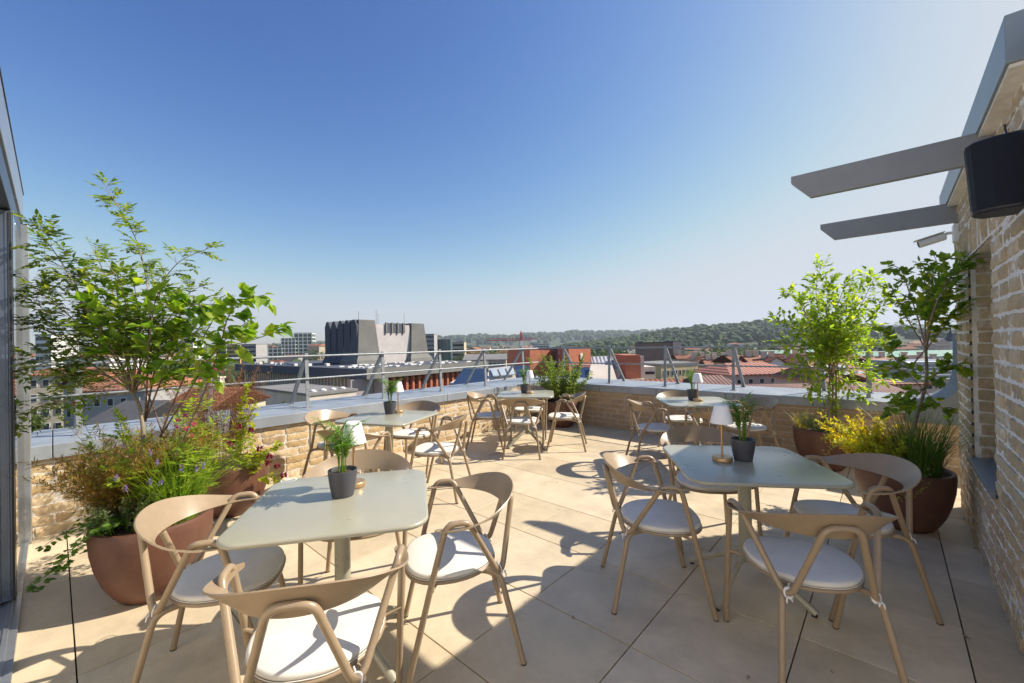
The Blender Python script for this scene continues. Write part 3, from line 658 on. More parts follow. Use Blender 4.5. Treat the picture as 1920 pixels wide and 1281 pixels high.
# ------------------------------------------------------------------ potted palms
def make_palm(seed):
    r = random.Random(seed); root = empty('potted_palm')
    mb = MB(); mb.lathe([(.046, 0), (.05, .002), (.060, .055), (.0655, .10), (.0675, .122), (.0675, .127), (.063, .127), (.060, .118), (.058, .106), (.01, .106)], 32); mb.build('pot', M['pot'], root, smooth=True, angle=45)
    mb = MB(); mb.lathe([(.0585, .100), (.0585, .109), (.03, .113), (.005, .114)], 20); mb.build('soil', M['soil'], root)
    mb = MB(); ms = MB(); shp = leaf_pts(1, .16, .3, .25, 'x')
    for k in range(17):
        a = r.uniform(0, 2*pi); lean = r.uniform(.02, .25)*(1 if k > 3 else .3); h = r.uniform(.13, .27)*(1-.25*lean)
        b = Vector((cos(a)*.015*r.random()*1.6, sin(a)*.015, .112)); d = Vector((cos(a), sin(a), 0))
        pts = spline([b, b+d*lean*h*.25+Vector((0, 0, h*.5)), b+d*lean*h*.85+Vector((0, 0, h*.88)), b+d*(lean*h*1.5+.02)+Vector((0, 0, h*1.0))], 5)
        ms.tube(pts, [.0022*(1-.7*i/len(pts)) for i in range(len(pts))], 5, False)
        n = len(pts)
        for i in range(5, n):
            t = i/n; tg = (pts[min(i+1, n-1)]-pts[i-1]).normalized()
            for s in (-1, 1):
                sd = tg.cross(Vector((0, 0, 1)))
                if sd.length < .1: sd = Vector((-sin(a), cos(a), 0))
                sd.normalize(); L = .060*(1-.45*abs(t-.65)*2)*r.uniform(.8, 1.15)
                place(mb, shp, pts[i]+rv(r)*.001, sd*s*.9+tg*r.uniform(.5, .9)+Vector((0, 0, r.uniform(-.3, .2))), Vector((0, 0, 1)), L)
        place(mb, shp, pts[-1], (pts[-1]-pts[-2])+Vector((0, 0, .002)), Vector((0, 0, 1)), .06)
    ms.build('stems', M['grass_light'], root); mb.build('fronds', M['leaf_palm'], root); return root
PP = [(-1.99, .945, 'little palm in a charcoal pot on the near left table, in front of its lamp'),
      (-.665, 2.79, 'little palm in a charcoal pot on the near right table beside the tall lamp'),
      (-3.985, 2.425, 'little palm in a charcoal pot on the second left table'),
      (-3.985, 4.655, 'little palm in a charcoal pot on the farthest middle table'),
      (-1.79, 5.245, 'little palm in a charcoal pot on the far right table')]
for i, (x, y, lab) in enumerate(PP):
    o = make_palm(40+i); o.location = (x, y, TZ+.0005); o.rotation_euler = (0, 0, i*1.3); tag(o, lab, 'potted plant', 'small potted palms on the tables')
# sticker on the near left table
mb = MB(); z = TZ+.0012; cx, cy = -2.452, .862; nn = 40
R1, R2, hh = .040, .035, .0006
vs = []
for rr_ in (R1, R2):
    for k in range(nn): vs.append((cx+rr_*cos(2*pi*k/nn), cy+rr_*sin(2*pi*k/nn), z))
mb.add(vs, [(k, (k+1) % nn, nn+(k+1) % nn, nn+k) for k in range(nn)])
st = mb.build('round_sticker', M['sticker']); tag(st, 'round white outlined sticker near the corner of the near left tabletop', 'sticker')
mb = MB(); rr_ = random.Random(2)
for row in range(4):
    x = -.020+.003*row
    for k in range(7-row):
        a, b, c = [rr_.uniform(.0015, .003) for _ in range(3)]
        p = Vector((cx, cy, z+.0002)); e1 = Vector((cos(.7), sin(.7), 0)); e2 = Vector((-sin(.7), cos(.7), 0)); q = p+e1*(x+k*.006)+e2*(.014-row*.009)
        mb.add([q-e1*a-e2*b, q+e1*a-e2*b, q+e1*a*rr_.uniform(.2, 1)+e2*b, q-e1*a+e2*c], [(0, 1, 2, 3)])
mb.build('print', M['sticker'], st)
# ================================================================== PLANTERS AND PLANTS
def planter(c, lab, s=1.0):
    root = empty('planter', c); tag(root, lab, 'planter', 'rust brown bowl planters')
    pr = [(.13, 0), (.165, .004), (.20, .05), (.238, .12), (.268, .21), (.288, .31), (.295, .40), (.294, .440), (.290, .450), (.272, .452), (.266, .446), (.262, .425), (.262, .415)]
    mb = MB(); mb.lathe([(r*s, z*s) for r, z in pr], 56); mb.build('bowl', M['rust'], root, smooth=True, angle=50)
    mb = MB(); rows = []
    r = random.Random(int(c[0]*10)); vs = []
    for k in range(7):
        for j in range(24):
            a = 2*pi*j/24; q = .2625*s*(1-k/6.5); vs.append((q*cos(a), q*sin(a), .415*s+r.uniform(-.004, .01)))
    mb.add(vs, [(k*24+j, k*24+(j+1) % 24, (k+1)*24+(j+1) % 24, (k+1)*24+j) for k in range(6) for j in range(24)]+[tuple(range(144, 168))]); mb.build('soil', M['soil'], root)
    return root
PL = {1: Vector((-3.37, .41, .42)), 2: Vector((-4.43, 1.08, .42)), 3: Vector((-4.32, 6.05, .42)), 4: Vector((-.57, 5.88, .42)), 5: Vector((.06, 4.46, .42))}
planter((-3.37, .41, 0), 'large rust brown bowl planter nearest the glass front, full of shrubs and grass')
planter((-4.43, 1.08, 0), 'rust brown bowl planter by the left parapet behind the front one, with dark red flowers')
planter((-4.32, 6.05, 0), 'rust brown bowl planter in the far corner between both parapets')
planter((-.57, 5.88, 0), 'rust brown bowl planter by the far parapet with the lime green little tree')
planter((.06, 4.46, 0), 'dark rust bowl planter beside the brick wall with grass and a dark leaved tree')
def DP(k): return (PL[k]-EYE).dot(FW)
class Plant:
    def __init__(s, seed): s.w = MB(); s.l = MB(); s.r = random.Random(seed); s.n = 0
    def leaf(s, p, d, L, shp):
        up = Vector((s.r.uniform(-.6, .6), s.r.uniform(-.6, .6), 1)); place(s.l, shp, p, d, up, L*s.r.uniform(.7, 1.15)); s.n += 1
    def compound(s, p, d, L, shp, pairs=3):
        L = L*1.75*s.r.uniform(.75, 1.15)
        d = d.normalized(); ax = d*L; sd = d.cross(Vector((0, 0, 1)))
        if sd.length < .05: sd = Vector((1, 0, 0))
        sd.normalize(); ll = L*.47; pts = [p+ax*t-Vector((0, 0, .18*L*t*t)) for t in (0, .35, .7, 1)]
        s.w.tube(pts, .0009, 3, False)
        for k in range(pairs):
            t = .35+.6*k/max(1, pairs-1)*.9; q = p+ax*t-Vector((0, 0, .18*L*t*t))
            for g in (-1, 1): place(s.l, shp, q, sd*g+d*.55+rv(s.r)*.25, Vector((s.r.uniform(-.3, .3), s.r.uniform(-.3, .3), 1)), ll*s.r.uniform(.8, 1.1))
        place(s.l, shp, pts[-1], d+rv(s.r)*.2, Vector((0, 0, 1)), ll)
    def branch(s, path, r0, r1, leafshape, L, step=.03, t0=.35, twig=.10, ntw=2, comp=False, outward=None, droop=0., sub=1, tdens=1.0, n=6):
        pts = spline(path, 6); k = len(pts); s.w.tube(pts, [r0+(r1-r0)*i/(k-1) for i in range(k)], 7 if r0 > .004 else 5)
        cum = [0]
        for i in range(1, k): cum.append(cum[-1]+(pts[i]-pts[i-1]).length)
        tot = cum[-1]; d = tot*t0
        while d < tot:
            i = max(j for j in range(k) if cum[j] <= d); i = min(i, k-2); f = (d-cum[i])/max(1e-6, cum[i+1]-cum[i]); p = pts[i].lerp(pts[i+1], f); tg = (pts[i+1]-pts[i]).normalized()
            for _ in range(ntw):
                if s.r.random() > tdens: continue
                v = rv(s.r, 1); v = (v-tg*v.dot(tg)).normalized(); dr = (v+tg*s.r.uniform(.2, 1.1)+Vector((0, 0, .25))).normalized(); tl = twig*s.r.uniform(.3, 1.1)*(1.15-.5*d/tot)
                q = [p, p+dr*tl*.5, p+dr*tl+Vector((0, 0, -droop*tl))]
                if tl > .03: s.w.tube(q, [.0014, .001, .0007], 4, False)
                m = max(1, int(tl/.028))
                for a in range(m+1):
                    z = p+(q[2]-p)*((a+.6)/(m+1)); dd = (dr+rv(s.r, .8)*1.0+Vector((0, 0, -droop))).normalized()
                    if comp: s.compound(z, dd, L, leafshape)
                    else: s.leaf(z, dd, L, leafshape)
                if not comp: s.leaf(q[2], dr+Vector((0, 0, -droop)), L, leafshape)
            d += step*s.r.uniform(.7, 1.3)
        if comp: s.compound(pts[-1], pts[-1]-pts[-2], L, leafshape)
        else: s.leaf(pts[-1], pts[-1]-pts[-2], L, leafshape)
    def done(s, name, lab, cat, wm, lm, loc, group=None, names=('stems', 'foliage')):
        root = empty(name, loc); tag(root, lab, cat, group)
        if s.w.v: child(s.w, names[0], wm, root, smooth=True)
        if s.l.v: child(s.l, names[1], lm, root)
        return root
def PX(pts, D): return [P(q[0], q[1], (q[2] if len(q) > 2 else D)) for q in pts]
OV = leaf_pts(1, .52, .25, .2); HE = leaf_pts(1, .72, .3, .3, 'heart'); NR = leaf_pts(1, .13, .2, .2, 'x'); SM = leaf_pts(1, .5, .2, .1, 'x'); MP = maple_pts(1)
def grass(c, n, h, spread, wd, seed, lean=(0, 0), r0=.05):
    r = random.Random(seed); mb = MB(); c = Vector(c)
    for k in range(n):
        a = r.uniform(0, 2*pi); q = r0*sqrt(r.random()); b = c+Vector((cos(a)*q, sin(a)*q, 0)); a2 = a+r.uniform(-.8, .8); H = h*r.uniform(.5, 1.08)
        o = spread*r.uniform(.15, 1)*H; d = Vector((cos(a2)+lean[0], sin(a2)+lean[1], 0)); sd = Vector((-sin(a2), cos(a2), 0)); tw = r.uniform(-1, 1); sd = (sd+Vector((0, 0, tw*.3))).normalized(); vs = []
        dr = r.uniform(.0, .55)
        for i in range(6):
            t = i/5; p = b+d*o*t**1.7+Vector((0, 0, H*(t-dr*o/H*t**3*.9))); w_ = wd*(1-t**2.2)*.5+.0003
            vs += [p-sd*w_, p+sd*w_]
        mb.add(vs, [(2*i, 2*i+1, 2*i+3, 2*i+2) for i in range(5)])
    return mb
def one(mb, name, mt, lab, cat, group=None, smooth=False):
    o = mb.build(name, mt, smooth=smooth); tag(o, lab, cat, group); return o
# ---- planter 1
D1 = DP(1); B1 = PL[1]
pl = Plant(11)
tr = PX([(266, 975), (264, 880), (268, 815), (262, 765), (248, 735)], D1)
pl.w.tube(spline(tr, 6), [.0125-.004*i/24 for i in range(25)], 9)
kw = dict(comp=True, t0=.25)
def R(path, D, **k):
    a = dict(leafshape=OV, L=.058, step=.052, twig=.085, ntw=2, comp=True, t0=.3, r0=.0055, r1=.0014); a.update(k)
    pl.branch([tr[-1]]+PX(path, D), a.pop('r0'), a.pop('r1'), a.pop('leafshape'), a.pop('L'), **a)
R([(262, 690), (280, 620), (278, 550, D1+.05), (262, 470, D1+.1), (238, 415, D1+.12), (195, 345, D1+.12)], D1, L=.045, twig=.055, step=.035, t0=.5, ntw=2)
R([(220, 670), (180, 610), (150, 560), (120, 500), (85, 450), (48, 415)], D1, L=.055)
R([(195, 640), (140, 600), (90, 560), (45, 520)], D1)
R([(275, 690), (305, 610), (300, 545, D1-.1), (335, 492, D1-.15), (390, 466, D1-.15)], D1, L=.042, t0=.45, twig=.06)
R([(230, 640), (215, 560), (190, 500), (172, 462)], D1+.2, L=.045)
R([(190, 700), (140, 690), (95, 680), (55, 690)], D1)
R([(205, 690), (160, 650), (110, 630), (50, 605)], D1+.05)
R([(290, 690), (340, 650), (385, 600), (405, 560)], D1+.1, L=.05)
R([(265, 680), (300, 600), (310, 550)], D1+.2); R([(300, 720), (345, 700), (380, 670)], D1+.1); R([(220, 720), (180, 730), (140, 720), (125, 700)], D1-.1)
R([(255, 660), (240, 590), (225, 530), (205, 500)], D1-.05)
R([(80, 760), (45, 790)], D1+.05, t0=.6)
R([(150, 665), (100, 600), (60, 560)], D1+.12); R([(170, 620), (135, 520), (75, 478)], D1+.02, L=.05); R([(250, 690), (255, 640), (235, 600)], D1-.1)
R([(230, 700), (260, 650), (330, 610), (350, 640)], D1-.05); R([(290, 640), (345, 560), (370, 540)], D1+.1, L=.045)
pl.done('shrub', 'tall open shrub with small compound leaves in the front left planter', 'shrub', M['bark'], M['leaf_rose'], B1)
pl = Plant(12); b0 = P(300, 960, D1+.1)
def Bg(path, D, **k):
    a = dict(leafshape=HE, L=.080, step=.065, twig=.10, ntw=1, t0=.5, r0=.0055, r1=.0018, droop=.15); a.update(k)
    st = a.pop('start', None)
    pl.branch(([st] if st is not None else [b0])+PX(path, D), a.pop('r0'), a.pop('r1'), a.pop('leafshape'), a.pop('L'), **a)
Bg([(320, 880), (350, 810), (385, 730), (412, 650), (428, 595), (455, 565), (495, 553)], D1-.1, t0=.6, ntw=2, step=.045)
s2 = P(414, 645, D1-.1); Bg([(445, 645), (490, 632), (528, 612)], D1-.12, start=s2, t0=.2, r0=.003, ntw=2)
s3 = P(272, 790, D1+.05); s4 = P(255, 735, D1+.02); s5 = P(300, 820, D1+.1); Bg([(320, 880), (300, 800), (262, 700), (225, 620), (195, 560), (160, 500)], D1+.1, t0=.6)
Bg([(262, 690), (262, 620), (255, 560), (250, 520)], D1, start=s4, t0=.35); Bg([(310, 690), (325, 620), (335, 560)], D1-.1, start=s3, t0=.4, ntw=2)
Bg([(340, 720), (372, 650), (400, 600), (420, 570)], D1+.1, start=s5, t0=.4)
Bg([(225, 680), (190, 620), (170, 550)], D1-.15, start=s4, t0=.45, ntw=3); Bg([(280, 640), (290, 570), (300, 545)], D1-.2, start=s3, t0=.45, ntw=2)
Bg([(235, 650), (222, 570), (215, 510)], D1+.15, start=s4, t0=.5, ntw=2)
Bg([(350, 740), (395, 670), (435, 625), (470, 600)], D1-.05, start=s5, t0=.5)
Bg([(300, 650), (330, 600), (370, 570), (385, 600)], D1-.1, start=s3, t0=.5, ntw=3)
pl.done('shrub', 'shrub with large pale green heart shaped leaves leaning right in the front left planter', 'shrub', M['bark_red'], M['leaf_lilac'], B1+Vector((.05, .1, 0)))
def feathery(seed, c, n, h, rad, lm, wm, name, lab, shp=NR, L=.03, step=.012, lean=(0, 0), spread=.5, ntw=2):
    p = Plant(seed); c = Vector(c)
    for k in range(n):
        a = p.r.uniform(0, 2*pi); q = rad*sqrt(p.r.random()); b = c+Vector((cos(a)*q, sin(a)*q, 0)); H = h*p.r.uniform(.55, 1.05); o = H*spread*p.r.uniform(.1, 1); a2 = a+p.r.uniform(-.7, .7)
        d = Vector((cos(a2)+lean[0], sin(a2)+lean[1], 0))
        p.branch([b, b+d*o*.3+Vector((0, 0, H*.5)), b+d*o+Vector((0, 0, H))], .0016, .0007, shp, L, step=step, t0=.3, twig=.02, ntw=ntw, tdens=.9)
    return p.done(name, lab, 'plant', wm, lm, c)
feathery(13, B1+Vector((-.12, -.08, 0)), 105, .46, .15, M['leaf_bronze'], M['bark_red'], 'bronze_leaf_plant', 'fine leaved bronze and green plant on the left side of the front planter', L=.042, lean=(-.2, -.25), spread=.85, ntw=2, step=.016)
feathery(14, B1+Vector((-.16, .08, 0)), 60, .58, .13, M['leaf_bronze'], M['bark_red'], 'bronze_leaf_plant', 'taller golden bronze fine plant behind the trunk in the front planter', L=.042, lean=(-.1, .1), spread=.6, ntw=2, step=.018)
feathery(15, B1+Vector((.04, -.13, 0)), 46, .22, .10, M['leaf_grey'], M['grass_light'], 'low_green_plant', 'low grey green leafy plant at the front of the front left planter', shp=SM, L=.02, spread=.9, step=.018)
one(grass(B1+Vector((.09, .10, 0)), 620, .52, .85, .0045, 16, lean=(.10, .12), r0=.10), 'ornamental_grass', M['grass_light'], 'bright green fountain grass in the front left planter beside the crooked stem', 'grass')
p = Plant(17); heads_ = []
for q in [(218, 897), (236, 917), (283, 850), (296, 866), (341, 878), (281, 905), (302, 905), (381, 873), (369, 880)]:
    t = P(q[0], q[1], D1-.36+p.r.uniform(-.05, .08)); b = B1+Vector((p.r.uniform(-.05, .12), p.r.uniform(-.16, .0), 0)); p.w.tube(spline([b, (b+t)/2+Vector((0, 0, .03)), t], 5), .0012, 5)
    fl_ = MB(); heads_.append(fl_)
    for k in range(26): place(fl_, SM, t+Vector((p.r.gauss(0, .004), p.r.gauss(0, .004), p.r.uniform(-.018, .016))), rv(p.r, 1)+Vector((0, 0, .4)), Vector((0, 0, 1)), .0105)
p.l = MB(); lv_ = p.done('lavender', 'thin lavender stems with small violet flower heads in the front left planter', 'flower', M['grass_light'], M['fl_purple'], B1)
for h_ in heads_: child(h_, 'flower_head', M['fl_purple'], lv_)
def flowers(seed, pts, D, base, lab, mt, size=.012, n=22):
    p = Plant(seed); hs = []
    for q in pts:
        f = MB(); hs.append(f); t = P(q[0], q[1], D+p.r.uniform(-.08, .08)); b = base+Vector((p.r.uniform(-.1, .1), p.r.uniform(-.1, .1), 0)); p.w.tube(spline([b, (b+t)/2+rv(p.r)*.02, t], 5), .0011, 5)
        for k in range(n):
            v = rv(p.r, 1).normalized(); place(f, OV, t+v*size*.3, v+Vector((0, 0, .3)), rv(p.r, 1)+Vector((0, 0, .4)), size*p.r.uniform(.7, 1.2))
    root = p.done('flowering_plant', lab, 'flower', M['grass_light'], mt, base)
    for f in hs: child(f, 'flower_head', mt, root)
    return root
flowers(18, [(350, 803), (357, 817), (334, 787), (140, 757), (347, 780), (331, 800), (365, 796)], D1-.2, B1, 'magenta pink flowers on thin stems rising out of the front left planter', M['fl_pink'])
p = Plant(19)
def vine(path, D, L, shp=MP, step=.02, side=.03):
    pts = spline(PX(path, D) if not isinstance(path[0], Vector) else path, 8); p.w.tube(pts, .0016, 5); 
    for q in pts:
        for k in range(2):
            v = rv(p.r, .6); p.leaf(q+v*side, Vector((v.x, v.y, -.2)), L, shp)
vine([(200, 975, D1-.2), (168, 985, D1-.22), (150, 1020, D1-.22), (120, 1055, D1-.2), (80, 1085, D1-.18), (45, 1108, D1-.16)], D1, .036)
vine([(220, 980, D1-.25), (190, 985, D1-.28), (165, 1010, D1-.28), (130, 1035, D1-.25), (105, 1070, D1-.2)], D1, .036)
vine([(180, 965, D1), (150, 985, D1), (110, 1005, D1), (75, 1030, D1+.05)], D1, .03)
for q in range(260):
    a = p.r.uniform(2.6, 5.2); rr = p.r.uniform(.12, .30); c = Vector((-3.37+rr*cos(a), .41+rr*sin(a), .455+p.r.uniform(-.02, .05))); p.leaf(c, rv(p.r), .034, MP)
p.done('ivy', 'green ivy trailing over the left rim of the front planter to the paving', 'plant', M['bark_red'], M['ivy'], B1)
# ---- planter 2
D2 = DP(2); B2 = PL[2]
feathery(21, B2+Vector((-.02, -.08, 0)), 130, .88, .16, M['leaf_red'], M['bark_red'], 'red_twig_shrub', 'fine reddish brown shrub rising behind the front planter by the left parapet', L=.03, spread=.42, step=.03, ntw=2, lean=(0, -.1))
p = Plant(22)
for path in ([(470, 900), (455, 840), (450, 780), (462, 740), (470, 722)], [(470, 900), (475, 850), (468, 800), (478, 760)], [(470, 890), (500, 850), (520, 832)], [(460, 890), (440, 850), (430, 820)], [(480, 900), (505, 890), (520, 905)], [(450, 880), (470, 860), (490, 850)], [(440, 860), (455, 800), (445, 760)]):
    p.branch(PX(path, D2-.12), .002, .0009, HE, .042, step=.03, t0=.1, twig=.05, ntw=2, droop=.3)
pass; p.done('climbing_plant', 'yellow green leafy climber spilling over the second left planter', 'plant', M['grass_light'], M['leaf_lime'], B2)
flowers(23, [(470, 808), (428, 833), (395, 842), (403, 838), (505, 857), (503, 868), (532, 891), (385, 915), (347, 852), (448, 800), (520, 875), (487, 842)], D2-.45, B2, 'dark red pincushion flowers hanging around the second left planter', M['fl_dark'], .024, 30)
flowers(24, [(375, 690), (403, 692), (416, 697), (364, 718), (385, 700)], D2, B2, 'small crimson flowers above the reddish shrub by the left railing', M['fl_pink'], .016, 20)
p = Plant(26)
for k in range(26):
    a = p.r.uniform(0, 2*pi); q = .16*sqrt(p.r.random()); b = B1+Vector((-.05+cos(a)*q, .08+sin(a)*q, 0)); H = p.r.uniform(.3, .75); o = p.r.uniform(.05, .38); a2 = a+p.r.uniform(-.5, .5)
    p.branch([b, b+Vector((cos(a2)*o*.4, sin(a2)*o*.4, H*.5)), b+Vector((cos(a2)*o, sin(a2)*o, H))], .002, .0009, SM, .05, step=.06, t0=.25, twig=.06, ntw=1, comp=True)
p.done('understory_plant', 'loose yellow green understory foliage around the trunk in the front planter', 'plant', M['bark_red'], M['leaf_elm'], B1)
# ---- planter 3 (far corner)
D3 = DP(3); B3 = PL[3]
p = Plant(31)
for k in range(60):
    a = p.r.uniform(0, 2*pi); q = .2*sqrt(p.r.random()); b = B3+Vector((cos(a)*q, sin(a)*q, 0)); H = p.r.uniform(.35, .85); o = p.r.uniform(.05, .42)
    p.branch([b, b+Vector((cos(a)*o*.4, sin(a)*o*.4, H*.5)), b+Vector((cos(a)*o, sin(a)*o, H))], .0022, .001, OV, .042, step=.035, t0=.15, twig=.05, ntw=2)
p.done('shrub', 'bushy green shrub in the far corner planter behind the middle table', 'shrub', M['bark_red'], M['leaf_rose'], B3)
p = Plant(32); hs = []
for k in range(26):
    f = MB(); hs.append(f); t = P(p.r.uniform(992, 1075), p.r.uniform(652, 712), D3+p.r.uniform(-.3, .2)); b = B3+Vector((p.r.uniform(-.12, .12), p.r.uniform(-.12, .12), 0)); p.w.tube(spline([b, (b+t)/2+Vector((0, 0, .06)), t], 5), .0014, 4)
    for j in range(14): v = rv(p.r, .5); place(f, OV, t+v*.012, v, Vector((0, 0, 1)), .014)
fr_ = p.done('flowering_plant', 'airy stems with tiny violet flowers above the far corner planter', 'flower', M['bark_red'], M['fl_purple'], B3)
for f in hs: child(f, 'flower_head', M['fl_purple'], fr_)
# ---- planter 4 (lime green tree)
D4 = DP(4); B4 = PL[4]
pl = Plant(41); base = P(1562, 815, D4); fk = [P(1556+6*k, 700+10*(k % 2), D4) for k in range(3)]
for k in range(3): pl.w.tube(spline([B4+Vector((.02*k-.02, 0, 0)), P(1552+9*k, 830, D4), P(1554+7*k, 760, D4), fk[k]], 5), [.014-.0004*i for i in range(16)], 8)
for i, (path, dd) in enumerate([([(1520, 640), (1480, 610), (1445, 600)], 0), ([(1530, 620), (1500, 570), (1480, 545)], .1), ([(1545, 620), (1530, 550), (1540, 495)], 0), ([(1560, 620), (1575, 560), (1590, 525)], .1), ([(1575, 630), (1610, 580), (1640, 520)], 0),
        ([(1580, 640), (1630, 600), (1665, 550)], -.1), ([(1590, 660), (1630, 650), (1665, 640)], 0), ([(1520, 660), (1490, 650), (1460, 640)], .1), ([(1510, 690), (1480, 700)], -.1), ([(1600, 690), (1640, 700), (1660, 720)], .1), ([(1550, 600), (1555, 540), (1560, 520)], -.2),
        ([(1535, 640), (1510, 590), (1500, 560)], -.2), ([(1590, 620), (1600, 560), (1620, 530)], .2), ([(1570, 640), (1580, 590), (1600, 560)], -.2), ([(1530, 720), (1510, 740)], 0), ([(1590, 720), (1610, 750)], 0), ([(1545, 655), (1525, 620), (1500, 620)], .25), ([(1575, 665), (1600, 630), (1640, 610)], .25), ([(1555, 640), (1550, 590), (1535, 560)], .25)]):
    pl.branch([fk[i % 3]]+PX(path, D4+dd), .006, .0016, OV, .062, step=.042, t0=.2, twig=.20, ntw=3, tdens=.75)
for k in range(3):
    pl.branch([P(1555+6*k, 800, D4), P(1556+5*k, 740, D4), fk[k]], .003, .003, OV, .045, step=.05, t0=.2, twig=.12, ntw=2)
pl.done('small_tree', 'small bright lime green leaved tree in the planter by the far parapet', 'tree', M['bark'], M['leaf_elm'], B4, names=('trunk', 'crown'))
one(grass(B4+Vector((-.2, -.02, 0)), 150, .25, .8, .003, 42, lean=(-.3, 0), r0=.06), 'ornamental_grass', M['grass_dry'], 'straw coloured wispy grass at the left rim of the far right planter', 'grass')
feathery(43, B4+Vector((-.04, -.14, 0)), 50, .17, .10, M['leaf_grey'], M['grass_light'], 'low_green_plant', 'low grey green cushion plant at the foot of the lime green tree', shp=SM, L=.02, spread=.9, step=.02)
# ---- planter 5
D5 = DP(5); B5 = PL[5]
def spirea(seed, c, n, h, lab, mt, lean=(0, 0)):
    p = Plant(seed)
    for k in range(n):
        a = p.r.uniform(0, 2*pi); q = .09*sqrt(p.r.random()); b = c+Vector((cos(a)*q, sin(a)*q, 0)); H = h*p.r.uniform(.45, 1.05); o = H*p.r.uniform(.1, .75); d = Vector((cos(a)+lean[0], sin(a)+lean[1], 0))
        p.branch([b, b+d*o*.4+Vector((0, 0, H*.6)), b+d*o+Vector((0, 0, H*p.r.uniform(.7, 1)))], .0017, .0008, SM, .026, step=.018, t0=.15, twig=.03, ntw=2)
    return p.done('golden_shrub', lab, 'shrub', M['bark_red'], mt, c)
spirea(51, B5+Vector((-.20, .08, -.02)), 85, .40, 'golden yellow fine leaved shrub at the left side of the dark planter', M['leaf_yellow'], lean=(-.45, .1))
spirea(52, B5+Vector((-.10, -.06, -.02)), 50, .34, 'yellow green fine shrub spilling from the middle of the dark planter', M['leaf_lime'], lean=(-.3, -.2))
pl = Plant(53); f0 = P(1736, 655, D5-.05)
pl.w.tube(spline([B5+Vector((-.02, .0, 0)), P(1700, 850, D5), P(1722, 770, D5), P(1737, 715, D5), f0], 6), [.0145-.005*i/24 for i in range(25)], 9)
for path, dd, tt in [([(1722, 600), (1702, 540), (1692, 510), (1672, 495)], 0, .3), ([(1742, 600), (1752, 540), (1762, 510), (1752, 480)], -.1, .3), ([(1760, 625), (1790, 588), (1800, 560)], -.25, .35), ([(1748, 590), (1775, 530), (1800, 500), (1822, 485)], -.35, .4), ([(1715, 620), (1690, 580), (1672, 540)], .1, .4),
        ([(1700, 690), (1670, 660), (1655, 620)], .1, .25), ([(1745, 560), (1730, 520), (1725, 490)], .1, .4), ([(1755, 580), (1780, 530), (1790, 495)], -.3, .4), ([(1735, 600), (1745, 530), (1775, 485)], -.2, .4)]:
    pl.branch([f0]+PX(path, D5+dd), .006, .0018, MP, .052, step=.036, t0=tt, twig=.11, ntw=2, droop=.1, tdens=.92)
f1 = P(1730, 730, D5)
for path, dd in [([(1700, 700), (1665, 690), (1640, 690)], 0), ([(1690, 740), (1665, 770)], -.05), ([(1770, 690), (1805, 685)], -.3), ([(1700, 760), (1680, 745)], -.15), ([(1760, 760), (1778, 775)], -.2)]:
    pl.branch([f1]+PX(path, D5+dd), .004, .0014, MP, .055, step=.045, t0=.3, twig=.07, ntw=2, droop=.3)
pl.done('small_tree', 'slender tree with darker lobed leaves in front of the end of the brick wall', 'tree', M['bark'], M['leaf_maple'], B5, names=('trunk', 'crown'))
one(grass(B5+Vector((.10, -.02, 0)), 420, .52, .75, .0055, 54, lean=(.06, -.12), r0=.12), 'ornamental_grass', M['grass_dark'], 'dense dark green grass in the dark planter beside the brick wall', 'grass')
p = Plant(55)
vine([(1665, 878, D5-.2), (1690, 880, D5-.3), (1705, 895, D5-.32), (1700, 925, D5-.33), (1690, 935, D5-.33)], D5, .02, SM, side=.015)
vine([(1650, 850, D5), (1600, 835, D5+.05), (1560, 835, D5), (1535, 858, D5)], D5, .022, SM, side=.02)
vine([(1640, 830, D5), (1600, 815, D5+.05), (1560, 812, D5), (1540, 825, D5)], D5, .022, SM, side=.02)
vine([(1745, 870, D5-.25), (1740, 895, D5-.32), (1728, 915, D5-.33), (1712, 930, D5-.33)], D5, .02, SM, side=.015)
p.done('creeping_plant', 'pale creeper with tiny leaves hanging over the rim of the dark planter', 'plant', M['bark_red'], M['leaf_lime'], B5)
